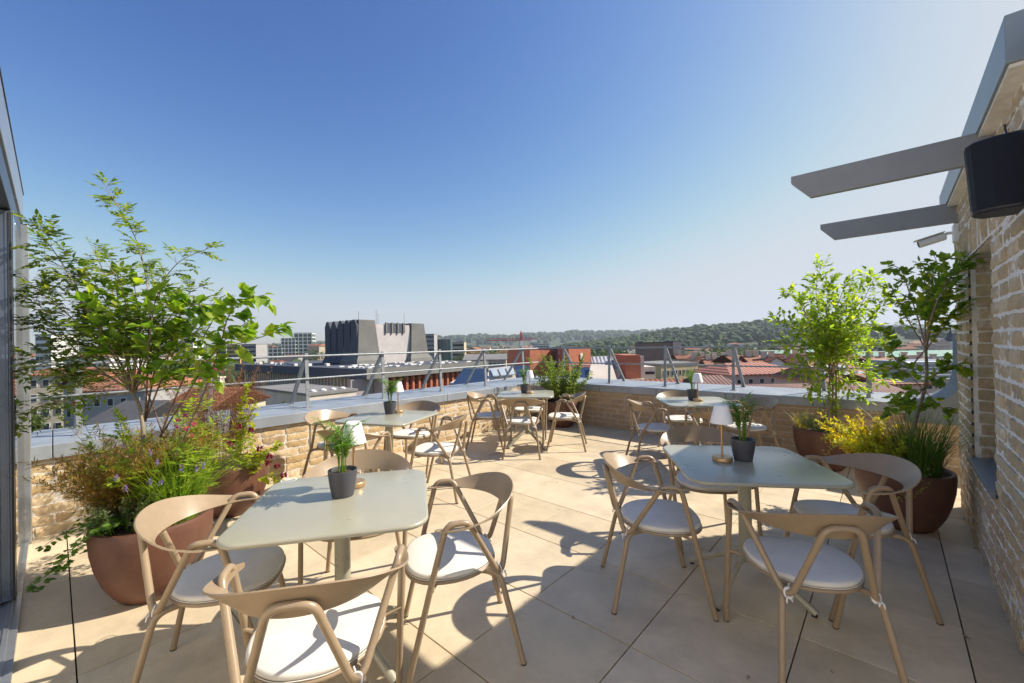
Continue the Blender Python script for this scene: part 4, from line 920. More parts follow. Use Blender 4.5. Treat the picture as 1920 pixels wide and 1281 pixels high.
# ================================================================== THE TOWN BELOW
RH = Vector((cos(YAW), sin(YAW), 0)); FH = Vector((-sin(YAW), cos(YAW), 0))
def zpx(px, py, D): return P(px, py, D).z
def lat(px, D): return (px-CX)*D/FPX
def base_empty(name, px, D, rz=0.0, z=GZ):
    p = RH*lat(px, D)+FH*D; return empty(name, (p.x, p.y, z), YAW+rz)
def roofmat(name, c1, c2, period, rough=.75, rows=None, axis=0):
    mt, T, N, L, b = newmat(name); b.inputs['Roughness'].default_value = rough
    tc = N.new('ShaderNodeTexCoord'); mp = N.new('ShaderNodeMapping'); L.new(tc.outputs['Object'], mp.inputs[0])
    wv = N.new('ShaderNodeTexWave'); wv.bands_direction = 'X' if axis == 0 else 'Y'; wv.inputs['Scale'].default_value = 2*pi/period/20*1.0; L.new(mp.outputs[0], wv.inputs['Vector'])
    nz = N.new('ShaderNodeTexNoise'); nz.inputs['Scale'].default_value = .9; nz.inputs['Detail'].default_value = 8; L.new(mp.outputs[0], nz.inputs['Vector'])
    r = ramp(N, L, nz.outputs['Fac'], [c1, c2], [.3, .7]); last = r.outputs[0]
    mx = N.new('ShaderNodeMix'); mx.data_type = 'RGBA'; mx.blend_type = 'MULTIPLY'; mx.inputs[0].default_value = .7; L.new(last, mx.inputs[6]); L.new(wv.outputs['Color'], mx.inputs[7]); last = mx.outputs[2]
    if rows:
        w2 = N.new('ShaderNodeTexWave'); w2.bands_direction = 'Z'; w2.inputs['Scale'].default_value = 2*pi/rows/20; L.new(mp.outputs[0], w2.inputs['Vector'])
        m2 = N.new('ShaderNodeMix'); m2.data_type = 'RGBA'; m2.blend_type = 'MULTIPLY'; m2.inputs[0].default_value = .4; L.new(last, m2.inputs[6]); L.new(w2.outputs['Color'], m2.inputs[7]); last = m2.outputs[2]
    L.new(last, b.inputs['Base Color'])
    bp = N.new('ShaderNodeBump'); bp.inputs['Strength'].default_value = .6; bp.inputs['Distance'].default_value = .05; L.new(wv.outputs['Fac'], bp.inputs['Height']); L.new(bp.outputs[0], b.inputs['Normal'])
    return mt
def wallm(name, c, var=.07, sc=.25): return mat(name, c, .85, var=var, scale=sc)
W = dict(cream=wallm('cream_render', (.50,.43,.32)), ochre=wallm('ochre_render', (.52,.40,.22)), yellow=wallm('yellow_render', (.58,.42,.14)), pink=wallm('pinkish_render', (.50,.38,.33)), white=wallm('white_render', (.68,.66,.62)),
         grey=wallm('grey_concrete', (.33,.32,.31)), dark=wallm('dark_cladding', (.075,.08,.10)), pylon=wallm('ribbed_grey_cladding', (.17,.165,.15)), brownm=wallm('brown_block_wall', (.22,.15,.12)), brick=wallm('red_brick_wall', (.42,.14,.075), .1, 3), beige=wallm('beige_stone_wall', (.58,.50,.42)),
         green=wallm('green_copper_roof', (.22,.36,.28)), purple=wallm('grey_mauve_wall', (.30,.26,.27)), orangew=wallm('orange_render', (.58,.33,.14)))
RF = dict(red=roofmat('red_metal_roof', (.46,.17,.11), (.54,.22,.15), .7), orange=roofmat('orange_tile_roof', (.50,.19,.09), (.60,.26,.13), .45, rows=.5), pantile=roofmat('brown_pantile_roof', (.20,.09,.07), (.34,.18,.14), .30), rust=roofmat('rusty_tile_roof', (.36,.11,.05), (.46,.17,.08), .4, rows=.35), grey=wallm('grey_felt_roof', (.20,.19,.18)), dark=wallm('dark_felt_roof', (.07,.07,.075)))
winm = mat('window_glass_dark', (.03,.035,.045), .12, var=.1); bluegl = mat('blue_roof_glazing', (.035,.06,.11), .12, metal=.2, var=.1, scale=.4); palegl = mat('pale_roof_glazing', (.50,.55,.58), .2, var=.06); greengl = mat('green_glass_facade', (.10,.16,.15), .2, metal=.3, var=.2, scale=.1)
def windows(root, w, z0, z1, cols, rows, ww=.9, wh=1.3, y=0, x0=0, frame=W['white'], side=None):
    "window objects share one mesh: a light frame and dark glass"
    mb = MB(); mb.box(-ww/2-.08, ww/2+.08, -.05, .0, -wh/2-.08, wh/2+.08); mb.mi = 1; mb.box(-ww/2, ww/2, -.09, -.05, -wh/2, wh/2); first = None
    for i in range(cols):
        for j in range(rows):
            x = x0-w/2+(i+.5)*w/cols; z = z0+(j+.5)*(z1-z0)/rows
            if first is None: first = mb.build('window', [frame, winm], root); o = first
            else: o = first.copy(); SC.collection.objects.link(o); o.parent = root
            o.location = (x, y-.003, z)
            if side: o.location = (side[0], side[1]+(i+.5)*w/cols, z); o.rotation_euler = (0, 0, side[2])
def house(lab, px0, px1, ytop, D, dep, wall, roof=None, rm=None, yeave=None, wins=None, rz=0., name='house', group=None, overh=.4, chim=(), ww=.9, wh=1.3, hip=False, cat='house', zb=GZ):
    pm = (px0+px1)/2; w = (px1-px0)*D/FPX; root = base_empty(name, pm, D, rz, zb); tag(root, lab, cat, group)
    ze = zpx(pm, yeave or ytop, D)-zb; zt = zpx(pm, ytop, D+(dep/2 if roof in ('gable', 'hip') else 0))-zb
    mb = MB(); mb.box(-w/2, w/2, 0, dep, 0, ze); mb.build('wall', wall, root)
    if roof == 'flat':
        mb = MB(); mb.box(-w/2-.15, w/2+.15, -.15, dep+.15, ze+.002, ze+.35); mb.build('roof', rm or RF['grey'], root)
    elif roof in ('gable', 'hip'):
        o = overh; ins = min(dep/2, w*.25) if roof == 'hip' else 0; a = ze-.15
        mb = MB(); v = [(-w/2-o, -o, a), (w/2+o, -o, a), (w/2+o, dep+o, a), (-w/2-o, dep+o, a), (-w/2-o+ins, dep/2, zt), (w/2+o-ins, dep/2, zt)]
        v2 = [(x, y, z-.18) for x, y, z in v]
        mb.add(v+v2, [(0,1,5,4), (2,3,4,5), (1,2,5), (3,0,4), (6,10,11,7), (8,11,10,9), (7,11,8), (9,10,6), (0,6,7,1), (1,7,8,2), (2,8,9,3), (3,9,6,0)]); mb.build('roof', rm, root)
    elif roof == 'gablex':
        o = overh; zt = zpx(pm, ytop, D)-zb; a = ze-.15
        mb = MB(); v = [(-w/2-o, -o, a), (w/2+o, -o, a), (w/2+o, dep+o, a), (-w/2-o, dep+o, a), (0, -o, zt), (0, dep+o, zt)]; v2 = [(x, y, z-.18) for x, y, z in v]
        mb.add(v+v2, [(0,4,5,3), (4,1,2,5), (6,9,11,10), (10,11,8,7), (0,6,10,4), (4,10,7,1), (2,8,11,5), (5,11,9,3), (0,3,9,6), (1,7,8,2)]); mb.build('roof', rm, root)
        mb = MB(); mb.add([(-w/2, .02, a), (w/2, .02, a), (0, .02, zt-.2), (-w/2, .3, a), (w/2, .3, a), (0, .3, zt-.2)], [(0,1,2), (3,5,4), (0,2,5,3), (1,4,5,2)]); mb.build('gable_wall', wall, root)
    for c in chim:
        cw = .5; x = -w/2+w*c; y = dep*.45; mb = MB(); mb.box(x-cw, x+cw, y-.35, y+.35, ze, zt+1.0); mb.box(x-cw-.1, x+cw+.1, y-.45, y+.45, zt+1.002, zt+1.15); mb.build('chimney', W['beige'], root)
    root['geo'] = (w, dep, ze, zt)
    if wins:
        c, r, z0 = wins; windows(root, w*.94, ze-z0, ze-.4, c, r, ww, wh)
    return root
# ---- ground, roads, hills
mb = MB(); n = 48; rows = []
for i in range(n+1):
    rows.append([Vector((0, 0, GZ))+(RH*cos(2*pi*j/64)+FH*sin(2*pi*j/64))*(6000*(i/n)**2.2+.01) for j in range(65)])
mb.grid(rows); g_ = mb.build('ground', island_mat('town_ground', [(.10,.10,.085), (.10,.10,.085)], rough=.95, nscale=.02, nmix=.5, bump=0, dirt=((.05,.08,.03), .008, .4, .6))); g_['kind'] = 'structure'
forest_m = island_mat('forest_canopy', [(.022,.045,.014), (.035,.065,.018), (.055,.085,.025), (.03,.055,.02)], rough=.95, nscale=.12, nmix=.5, bump=1, bscale=.5)
ground_m = mat('hill_forest_floor', (.045,.065,.025), .95, var=.3, scale=.01)
def hill(name, prof, D, depth, seed, ntree, ts, off=0):
    r = random.Random(seed)
    def yy(x):
        for (a, ya), (b, yb) in zip(prof, prof[1:]):
            if a <= x <= b: return ya+(yb-ya)*(x-a)/(b-a)
        return prof[0][1] if x < prof[0][0] else prof[-1][1]
    x0, x1 = prof[0][0], prof[-1][0]; nx = int((x1-x0)/8); ny = 14; rows = []
    for j in range(ny+1):
        t = j/ny; d = D-depth+depth*t*1.0 if j < ny else D+depth*.4; row = []
        for i in range(nx+1):
            px = x0+(x1-x0)*i/nx; zt = zpx(px, yy(px), D)-ts*.8; h = max(0, zt-GZ); f = (t**.8 if j < ny else .5)
            p = RH*lat(px, D)+FH*d; z = GZ+h*f*(1+.12*noise.noise(Vector((px*.02, t*3, seed)))*(1-t)); row.append((p.x, p.y, z))
        rows.append(row)
    mb = MB(); mb.grid(rows); o = mb.build(name, ground_m, smooth=True); o['kind'] = 'structure'
    mb = MB()
    for k in range(ntree):
        px = r.uniform(x0, x1); t = r.random()**.5; i = min(nx-1, int((px-x0)/(x1-x0)*nx)); j = min(ny-2, int(t*(ny-1)))
        a = Vector(rows[j][i]); b = Vector(rows[j+1][i+1]); f = r.random(); p = a.lerp(b, f)+RH*r.uniform(-8, 8)*D/1000; s = ts*r.uniform(.7, 1.35)
        mb.blob((p.x, p.y, p.z+s*.35), (s*.8, s*.8, s*.85), r, (6, 4), .3)
    o = mb.build('forest', forest_m); tag(o, 'wooded slope reading as one mass of tree crowns behind the town', 'forest', kind='stuff')
hill('far_hills', [(300, 652), (560, 649), (590, 643), (640, 641), (700, 640), (780, 632), (830, 631), (880, 629), (905, 626), (930, 629), (960, 629), (990, 625), (1040, 623), (1062, 620), (1110, 621), (1180, 621), (1250, 617), (1350, 614), (1500, 612), (1650, 610), (1760, 612), (1850, 614), (2000, 618)], 4200, 1500, 1, 2600, 26)
hill('wooded_hill', [(1040, 650), (1110, 640), (1180, 630), (1230, 619), (1300, 611), (1350, 609), (1385, 604), (1420, 601), (1470, 604), (1520, 612), (1600, 622), (1700, 628), (1820, 632), (2000, 640)], 1500, 700, 2, 2600, 12)
hill('left_rise', [(-300, 655), (60, 652), (200, 650), (420, 649), (560, 646), (600, 645), (680, 648), (900, 650)], 1900, 500, 3, 900, 12)
# ---- distant town: hundreds of tiny blocks
r = random.Random(77); mb = MB()
for k in range(470):
    px = r.choice([r.uniform(-200, 620), r.uniform(-200, 620), r.uniform(760, 1000), r.uniform(1180, 1850)]); D = r.uniform(330, 1400); c = RH*lat(px, D)+FH*D; w = r.uniform(8, 30); d = r.uniform(8, 16); h = r.uniform(6, 16)+(9 if r.random() < .1 and px < 900 else 0); a = r.uniform(0, pi); mb.mi = r.choice([0, 0, 1, 2, 2, 3])
    u = Vector((cos(a), sin(a), 0))*w/2; v = Vector((-sin(a), cos(a), 0))*d/2; b = Vector((c.x, c.y, GZ)); t = b+Vector((0, 0, h))
    mb.hexa([b-u-v, b+u-v, b+u+v, b-u+v, t-u-v, t+u-v, t+u+v, t-u+v]); mb.mi = r.choice([4, 4, 5, 4, 6]); q = t+Vector((0, 0, r.uniform(1.5, 3.5))); u2 = u*1.06; v2 = v*1.06
    mb.add([t-u2-v2, t+u2-v2, t+u2+v2, t-u2+v2, q-u*.9, q+u*.9], [(0,1,5,4), (2,3,4,5), (1,2,5), (3,0,4)])
o = mb.build('distant_town', [W['white'], W['cream'], W['grey'], W['pink'], RF['orange'], RF['grey'], RF['rust']]); tag(o, 'mass of far pale houses with red and grey roofs below the horizon', 'town', kind='stuff')
mb = MB()
for k in range(2600):
    px = r.uniform(-300, 1900); D = r.uniform(200, 1300); c = RH*lat(px, D)+FH*D; s = r.uniform(3.5, 7)
    mb.blob((c.x, c.y, GZ+s*.9), (s, s, s*1.1), r, (6, 4), .35)
o = mb.build('town_greenery', forest_m); tag(o, 'green tree masses filling the gaps between the far houses', 'trees', kind='stuff')
# ---- trees one can tell apart
crown_m = leafmat('town_tree_leaf', [(.03,.06,.012), (.05,.09,.02), (.08,.12,.025), (.10,.13,.03)], .25); crown_y = leafmat('yellowing_tree_leaf', [(.10,.12,.02), (.16,.17,.03), (.22,.20,.03)], .3)
def tree(px, ytop, D, rw, lab, lm, seed, group='town trees below the terrace', n=900, zb=GZ):
    r = random.Random(seed); root = base_empty('tree', px, D, 0, zb); tag(root, lab, 'tree', group); h = zpx(px, ytop, D)-zb
    mb = MB(); mb.tube([(0, 0, 0), (.1, 0, h*.4), (-.1, .1, h*.8)], [h*.022, h*.015, h*.005], 7)
    for k in range(4): a = r.uniform(0, 6.28); mb.tube([(0, 0, h*.35), (cos(a)*rw*.4, sin(a)*rw*.4, h*.6), (cos(a)*rw*.7, sin(a)*rw*.7, h*.75)], [h*.01, h*.006, h*.003], 5)
    mb.build('trunk', M['bark'], root); mb = MB(); cl = []
    for k in range(15): a = r.uniform(0, 6.28); q = rw*sqrt(r.random())*.75; z = h*r.uniform(.38, .86); cl.append((cos(a)*q*(1.2-z/h*.6), sin(a)*q*(1.2-z/h*.6), z, rw*r.uniform(.3, .5)))
    s = max(.13, min(.5, D*.0042))
    for k in range(n):
        c = r.choice(cl); v = Vector((r.gauss(0, 1), r.gauss(0, 1), r.gauss(0, .8))).normalized()*c[3]*r.uniform(.6, 1.05); p = Vector(c[:3])+v
        place(mb, SM, p, rv(r, 1)+v*.2, v+Vector((0, 0, .3)), s*r.uniform(1.3, 3.0))
    mb.build('crown', lm, root)
tree(85, 775, 30, 2.6, 'yellowish tree just below the railing at the far left', crown_y, 1, n=1800); tree(150, 782, 31, 2.4, 'second yellowish tree below the railing, right of the leftmost post', crown_y, 2, n=1800)
tree(62, 742, 52, 2.5, 'green tree in front of the cream block at the far left', crown_m, 3, n=1200)
tree(543, 735, 58, 2.6, 'round tree before the low annex wall left of the theatre', crown_m, 4, n=2200)
tree(485, 675, 150, 5, 'tall tree by the car park left of the theatre', crown_m, 5); tree(590, 655, 330, 12, 'dark trees left of the theatre tower', crown_m, 6)
for i, (px, yt, D, rw) in enumerate([(260, 668, 160, 8), (300, 672, 140, 7), (350, 680, 130, 7), (400, 676, 170, 8), (230, 690, 100, 5), (870, 655, 260, 12), (905, 653, 280, 13), (935, 656, 250, 12), (965, 658, 240, 10), (1125, 652, 260, 12), (1155, 655, 240, 12), (1185, 656, 240, 11), (1215, 660, 230, 10)]):
    tree(px, yt, D, rw, ['tree among the houses left of the theatre', 'tree beyond the red brick volumes in the middle'][px > 800], crown_m, 20+i)
for i, (px, yt, D, rw) in enumerate([(1345, 652, 210, 9), (1365, 646, 200, 10), (1395, 648, 190, 10), (1425, 645, 200, 10), (1450, 648, 210, 10), (1320, 655, 220, 8)]):
    tree(px, yt, D, rw, 'big dark tree behind the red roofs at the foot of the hill', crown_m, 50+i)
# ---- left houses
house('cream four storey block with flat eaves and white windows at the far left', 62, 132, 690, 62, 12, W['cream'], 'gable', RF['orange'], 699, wins=(4, 4, 9), ww=.6, wh=.85, rz=.45, name='apartment_block', cat='building')
house('shaded grey gabled house between the cream block and the orange roof', 118, 160, 700, 54, 9, W['grey'], 'gablex', RF['rust'], 722, wins=(2, 3, 7), ww=.5, wh=.8)
house('grey house with a broad orange tiled roof seen through the shrub', 150, 262, 702, 48, 12, W['grey'], 'hip', RF['orange'], 729, wins=(5, 2, 5), ww=.5, wh=.8, rz=.2)
house('low house with a striped rusty tiled roof right below the left railing', 300, 392, 727, 40, 9, W['cream'], 'gable', RF['rust'], 764, chim=(.55,))
house('dark metal roofed shed behind the bronze plant below the railing', 165, 235, 752, 33, 7, W['dark'], 'gable', RF['dark'], 790)
house('white low hall with a tan roof behind the orange roofed house', 118, 205, 661, 130, 16, W['white'], 'hip', RF['orange'], 668, wins=(8, 1, 5))
house('pale concrete tower block sticking up at the far left', 66, 96, 628, 240, 14, W['white'], 'flat', None, wins=(4, 9, 34), ww=2, wh=2, name='tower_block', cat='building')
house('second pale tower block behind the first at the far left', 97, 110, 636, 300, 14, W['grey'], 'flat', None, wins=(2, 8, 34), ww=2, wh=2, name='tower_block', cat='building')
for (a, b, y, D, wm, lab) in ((330, 362, 640, 420, W['white'], 'white flat block on the skyline behind the shrub'), (425, 450, 648, 330, W['orangew'], 'orange apartment block left of the green glass office'), (405, 424, 650, 360, W['cream'], 'cream apartment block beside the orange one'), (452, 480, 646, 300, W['grey'], 'grey concrete block right of the orange one')):
    house(lab, a, b, y, D, 14, wm, 'flat', None, wins=(6, 4, 13), ww=2, wh=1.5, name='apartment_block', cat='building')
# green glass office
o = base_empty('office_building', 545, 400, .25); tag(o, 'stepped green glass office block left of the theatre', 'office building')
for (a, b, yt, y0) in ((500, 530, 650, 0), (528, 552, 634, 2), (549, 580, 624, 4)):
    x0, x1 = lat(a, 400)-lat(545, 400), lat(b, 400)-lat(545, 400); zt = zpx(545, yt, 400)-GZ
    mb = MB(); mb.box(x0, x1, y0, 24-y0, 0, zt); mb.build('facade', greengl, o)
    mb = MB(); k = 3.4
    while k < zt: mb.box(x0-.3, x1+.3, y0-.4, 24.3-y0, k, k+.9); k += 3.6
    mb.build('floor_bands', W['white'], o)
    mb = MB()
    for q in range(5): xx = x0+(x1-x0)*q/4; mb.box(xx-.35, xx+.35, y0-.5, y0-.41, 0, zt)
    mb.build('mullions', W['white'], o)
# ---- theatre
TH = empty('theatre', tuple(RH*-35+FH*100+Vector((0, 0, GZ))), YAW+radians(52)); tag(TH, 'dark brutalist theatre with a ribbed stage tower over a wide flat roof', 'theatre')
zs = -4-GZ
mb = MB(); mb.box(0, 44, 0, 84, zs-2.4, zs); mb.build('roof_slab', [W['dark']], TH)
mb = MB(); mb.box(-.12, 44, -.14, -.004, zs-2.4, zs+.1); mb.build('fascia', W['pylon'], TH)  # lit front paler than the shaded slab: light and shade put into the colours
mb = MB(); r = random.Random(9)
for k in range(60): x = r.uniform(2, 42); y = r.uniform(2, 22); mb.box(x, x+r.uniform(.8, 1.6), y, y+r.uniform(.8, 1.6), zs, zs+.28)
for k in range(18): x = r.uniform(1, 6); y = r.uniform(25, 80); mb.box(x, x+1, y, y+1, zs, zs+.7)
o = mb.build('roof_vents', W['white'], TH); o['kind'] = 'stuff'
mb = MB(); mb.box(3, 43, 3, 80, 0, zs-2.4); mb.build('wall', winm, TH)
mb = MB()
for k in range(40): y = 12+k*1.75; mb.box(2.2, 2.9, y, y+.5, zs-8.5, zs-2.4)
mb.build('side_columns', W['beige'], TH)
first = None
for k in range(19):
    if first is None:
        mb = MB(); mb.box(-.35, .35, 0, 1.4, 0, 6.6); first = mb.build('red_pillar', W['brick'], TH); o = first
    else: o = first.copy(); SC.collection.objects.link(o); o.parent = TH
    o.location = (4.5+k*2.1, 1.3, zs-9)
mb = MB()
for k in range(3): mb.box(4.5, 43, 2.2, 2.75, zs-3.6-k*1.9, zs-3.2-k*1.9)
mb.build('louvre_rails', W['brick'], TH)
mb = MB(); mb.box(3.2, 4.2, -2.5, 3, 0, zs-2.4); mb.box(-3, 3, 2.1, 2.9, 0, zs-2.4); mb.build('corner_glazing', W['purple'], TH)
x0, y0 = 14.5, 26.9; zt = 9.9-GZ; sk = zs+2.6
mb = MB(); mb.box(x0+.6, x0+26, y0+1.2, y0+19.4, zs, zt-1.4); mb.build('tower_core', W['dark'], TH)
for k in range(5):   # fins on the shaded side, bevelled tops
    a = y0+.2+k*3.95; b = a+3.3; mb = MB()
    pts = [(a-.25, zs+.3), (b+.25, zs+.3), (b, sk), (b, zt-1.8), (b-1.1, zt), (a+1.1, zt), (a, zt-1.8), (a, sk)]
    mb.add([(x0-1.4 if z < sk else x0-.4, y, z) for y, z in pts]+[(x0+1.5, y, z) for y, z in pts], [tuple(range(8))[::-1], tuple(range(8, 16))]+[(i, (i+1) % 8, 8+(i+1) % 8, 8+i) for i in range(8)])
    mb.build('fin', W['dark'], TH)
def pylon(a, b, zt_):
    mb = MB(); zz = [zs, zs+1.2, sk, zt_]; ins = [-1.6, -1.5, -.5, .5]; yy = [-1.8, -1.6, -.6, .3]
    vs = []
    for z, i_, y_ in zip(zz, ins, yy): vs += [(a+i_, y0+y_, z), (b-i_, y0+y_, z), (b-i_, y0+8, z), (a+i_, y0+8, z)]
    mb.add(vs, [(0, 3, 2, 1), (12, 13, 14, 15)]+[(4*q+i, 4*q+(i+1) % 4, 4*q+4+(i+1) % 4, 4*q+4+i) for q in range(3) for i in range(4)])
    k = zs+1.0
    while k < zt_-.3:
        f = (k-sk)/(zt_-sk) if k > sk else 0; i_ = -.5+f; y_ = -.6+.9*f
        if k > sk: mb.box(a+i_-.05, b-i_+.05, y0+y_-.07, y0+y_-.0, k, k+.16)
        k += .62
    return mb
pylon(x0, x0+6.6, zt).build('pylon', W['pylon'], TH); pylon(x0+20.2, x0+26.6, zt-.6).build('pylon', W['pylon'], TH)
mb = MB(); a, b, ztw = x0+5.0, x0+19.5, zt-1.3
mb.add([(a, y0+.6, zs), (b+1.5, y0+.6, zs), (b+.4, y0+.6, ztw), (a, y0+.6, ztw), (a, y0+3, zs), (b+1.5, y0+3, zs), (b+.4, y0+3, ztw), (a, y0+3, ztw)], [(0,1,2,3), (7,6,5,4), (0,4,5,1), (1,5,6,2), (2,6,7,3), (3,7,4,0)]); mb.build('tower_front', wallm('pale_mauve_wall', (.47,.43,.41)), TH)
mb = MB(); mb.box(a+5, a+13, y0+.42, y0+.58, ztw-2.6, ztw+.5); mb.build('grille_window', W['dark'], TH)
for k in range(4): mb = MB(); mb.box(a+5.1+k*2.3, a+5.6+k*2.3, y0+.1, y0+.41, ztw-3, ztw+.7); mb.build('grille_post', W['pylon'], TH)
for k, h in ((4, 3), (10.5, 4), (11.2, 2.6), (22, 3.4)): mb = MB(); mb.tube([(x0+k, y0+6, zt-1.4), (x0+k, y0+6, zt+h)], .09, 5); mb.build('antenna', W['grey'], TH)
# annex
AN = empty('annex', tuple(RH*-39.2+FH*80+Vector((0, 0, GZ))), YAW+radians(52)); tag(AN, 'low windowless annex with gravel roof in front of the theatre', 'building')
za = -7.35-GZ
mb = MB(); mb.box(0, 10, 0, 26, 0, za-.5); mb.build('wall', W['beige'], AN); mb = MB(); mb.box(-.25, 10.25, -.25, 26.25, za-.498, za); mb.build('roof', RF['grey'], AN)
for k in range(4): mb = MB(); mb.lathe([(.7, 0), (.55, .3), (.1, .45)], 12, (2+k*2.1, 2.5, za)); mb.build('dome_skylight', W['white'], AN, smooth=True)
# cars in the yard before the theatre
carm = [mat('white_car_paint', (.6,.6,.62), .3), mat('dark_car_paint', (.03,.035,.05), .3), mat('red_car_paint', (.3,.03,.03), .3)]
def car(px, py, i, lab):
    dv = FW+RT*((px-CX)/FPX)-UP*((py-CY)/FPX); p = EYE+dv*((GZ-EYE.z)/dv.z); root = empty('parked_car', (p.x, p.y, GZ), YAW+.3*i); tag(root, lab, 'car', 'cars parked left of the theatre')
    mb = MB(); mb.box(-2.1, 2.1, -.85, .85, .3, .85); mb.build('body', carm[i % 3], root, bevel=.15); mb = MB(); mb.hexa([(-1.3,-.75,.851), (1.4,-.75,.851), (1.4,.75,.851), (-1.3,.75,.851), (-.8,-.65,1.4), (.9,-.65,1.4), (.9,.65,1.4), (-.8,.65,1.4)]); mb.build('cabin', winm, root)
    for x in (-1.3, 1.3):
        for y in (-.86, .7): mb = MB(); mb.tube([(x, y, .32), (x, y+.16, .32)], .32, 12); mb.build('wheel', M['rubber'], root)
for i, (px, py) in enumerate([(462, 702), (474, 706), (482, 711), (466, 713)]): car(px, py, i, 'small parked car in the yard left of the theatre annex')
# ---- middle distance
for (a, b, y, D, wm, lab) in ((793, 814, 627, 330, W['grey'], 'dark concrete mid rise directly right of the theatre tower'), (813, 845, 637, 360, greengl, 'green glazed mid rise right of the theatre'), (848, 870, 642, 300, W['cream'], 'beige block beside the green glazed one'), (1000, 1030, 646, 300, W['white'], 'white hall beyond the red crane')):
    house(lab, a, b, y, D, 14, wm, 'flat', None, wins=(5, 4, 14), ww=1.6, wh=1.5, name='apartment_block', cat='building')
house('long grey roofed hall right behind the theatre roof', 868, 948, 664, 170, 20, W['pink'], 'gable', RF['grey'], 674, wins=(10, 1, 4))
# crane
CR = base_empty('tower_crane', 977, 280, .3); tag(CR, 'red tower crane with a white counterweight in the middle distance', 'crane')
redm = mat('red_crane_paint', (.42,.05,.05), .5); ht = zpx(977, 619, 280)-GZ; hj = zpx(977, 638, 280)-GZ
mb = MB()
for sx in (-.8, .8):
    for sy in (-.8, .8): mb.bar((sx, sy, 0), (sx*.6, sy*.6, ht-3), .3, .3, (0, 1, 0))
k = 0
while k < ht-5: mb.bar((-.8, -.8, k), (.8, -.8, k+2), .2, .2, (0, 1, 0)); mb.bar((.8, -.8, k+2), (-.8, -.8, k+4), .2, .2, (0, 1, 0)); k += 4
mb.add([(-.8, -.8, ht-3), (.8, -.8, ht-3), (.8, .8, ht-3), (-.8, .8, ht-3), (0, 0, ht)], [(0,1,4), (1,2,4), (2,3,4), (3,0,4)]); mb.build('mast', redm, CR)
mb = MB(); mb.bar((-24, 0, hj), (11, 0, hj), .5, .5)
for k in range(12): mb.bar((-24+k*2.9, 0, hj), (-22.5+k*2.9, 0, hj+1.5), .2, .2, (0, 1, 0)); mb.bar((-22.5+k*2.9, 0, hj+1.5), (-21.1+k*2.9, 0, hj), .2, .2, (0, 1, 0))
mb.bar((-23, 0, hj+1.5), (9, 0, hj+1.5), .25, .25); mb.build('jib', redm, CR)
mb = MB(); mb.box(7, 11, -1, 1, hj-1.6, hj+.2); mb.build('counterweight', W['white'], CR); mb = MB(); mb.box(-1, 1, -1.2, 1.2, hj-4.5, hj-.4); mb.build('cab', W['white'], CR)
# ---- brick roof volumes of the neighbouring building
NB = base_empty('brick_roofed_building', 1000, 44, .0, GZ); tag(NB, 'neighbouring building with red brick roof volumes and blue glass slopes', 'building')
def L_(px, D): return lat(px, D)-lat(1000, 44)
def vol(px0, px1, yt, yb, D, dep, wm, name='brick_volume', skew=0, rec=0):
    x0, x1 = L_(px0, D), L_(px1, D+rec); z0, z1 = zpx(1000, yb, D)-GZ, zpx((px0+px1)/2, yt, D)-GZ; y = D-44
    mb = MB(); mb.hexa([(x0, y, z0), (x1, y+rec, z0), (x1+skew, y+dep+rec, z0), (x0+skew, y+dep, z0), (x0, y, z1), (x1, y+rec, z1), (x1+skew, y+dep+rec, z1), (x0+skew, y+dep, z1)]); return mb.build(name, wm, NB)
vol(993, 1039, 653.5, 720, 44, 4.5, W['brick'], skew=-2.4, rec=2.2); vol(1066, 1107, 652, 705, 42, 5, W['brick'], skew=-1.2, rec=2.0); vol(1039.5, 1065, 655, 712, 45.5, 3, W['dark'], 'recess_wall')
vol(1088, 1092, 663, 676, 42.9, .3, W['white'], 'door', rec=.2)
for a, b, yt, D in ((992, 1040, 652.3, 43.9), (1065, 1108, 650.8, 41.9)): vol(a, b, yt, yt+2.2, D, 4.5, RF['dark'], 'coping_strip', skew=(-2.4 if a < 1050 else -1.2), rec=(2.2 if a < 1050 else 2.0))
# lower body and roof deck
vol(840, 1215, 716, 800, 40, 16, W['beige'], 'wall')
def quad(px, D0, D1, mt, name, th=.25):
    "sloping pane: px = 4 photo points, the first two (top) at depth D1, the last two at depth D0"
    pts = []
    for i, (a, b) in enumerate(px):
        D = D1 if i < 2 else D0; q = P(a, b, D); v = q-Vector(NB.location); pts.append((v.dot(RH), v.dot(FH), v.z))
    mb = MB(); lo = [(x, y+.05, z-th) for x, y, z in pts]
    mb.add(pts+lo, [(0,3,2,1)[::-1] and (3,2,1,0), (4,5,6,7), (0,1,5,4), (1,2,6,5), (2,3,7,6), (3,0,4,7)]); return mb.build(name, mt, NB)
quad([(869, 690.5), (915, 691), (913, 722), (847, 722)], 38, 41, bluegl, 'blue_skylight'); quad([(916, 691), (961, 686), (970, 716), (918, 722)], 38, 41, W['beige'], 'roof_slope')
for k in range(3): quad([(919+k*14.5, 691.5-k*1.6), (930+k*14.5, 690-k*1.6), (936+k*14.5, 704-k*1.2), (925+k*14.5, 705-k*1.2)], 38.9, 40.6, palegl, 'roof_window', th=.1)
quad([(962, 686), (992, 686), (992, 716), (975, 716)], 38, 41, bluegl, 'blue_skylight')
quad([(1072, 688), (1106, 688), (1102, 716), (1070, 716)], 36, 38.5, bluegl, 'blue_skylight'); vol(1060, 1108, 684.5, 688, 38.6, .6, W['pink'], 'ledge')
quad([(1108, 683), (1148, 685), (1160, 722), (1100, 722)], 35.5, 38, W['beige'], 'roof_slope')
quad([(1108, 669), (1172, 666), (1178, 692), (1112, 692)], 44, 48, palegl, 'glass_roof')
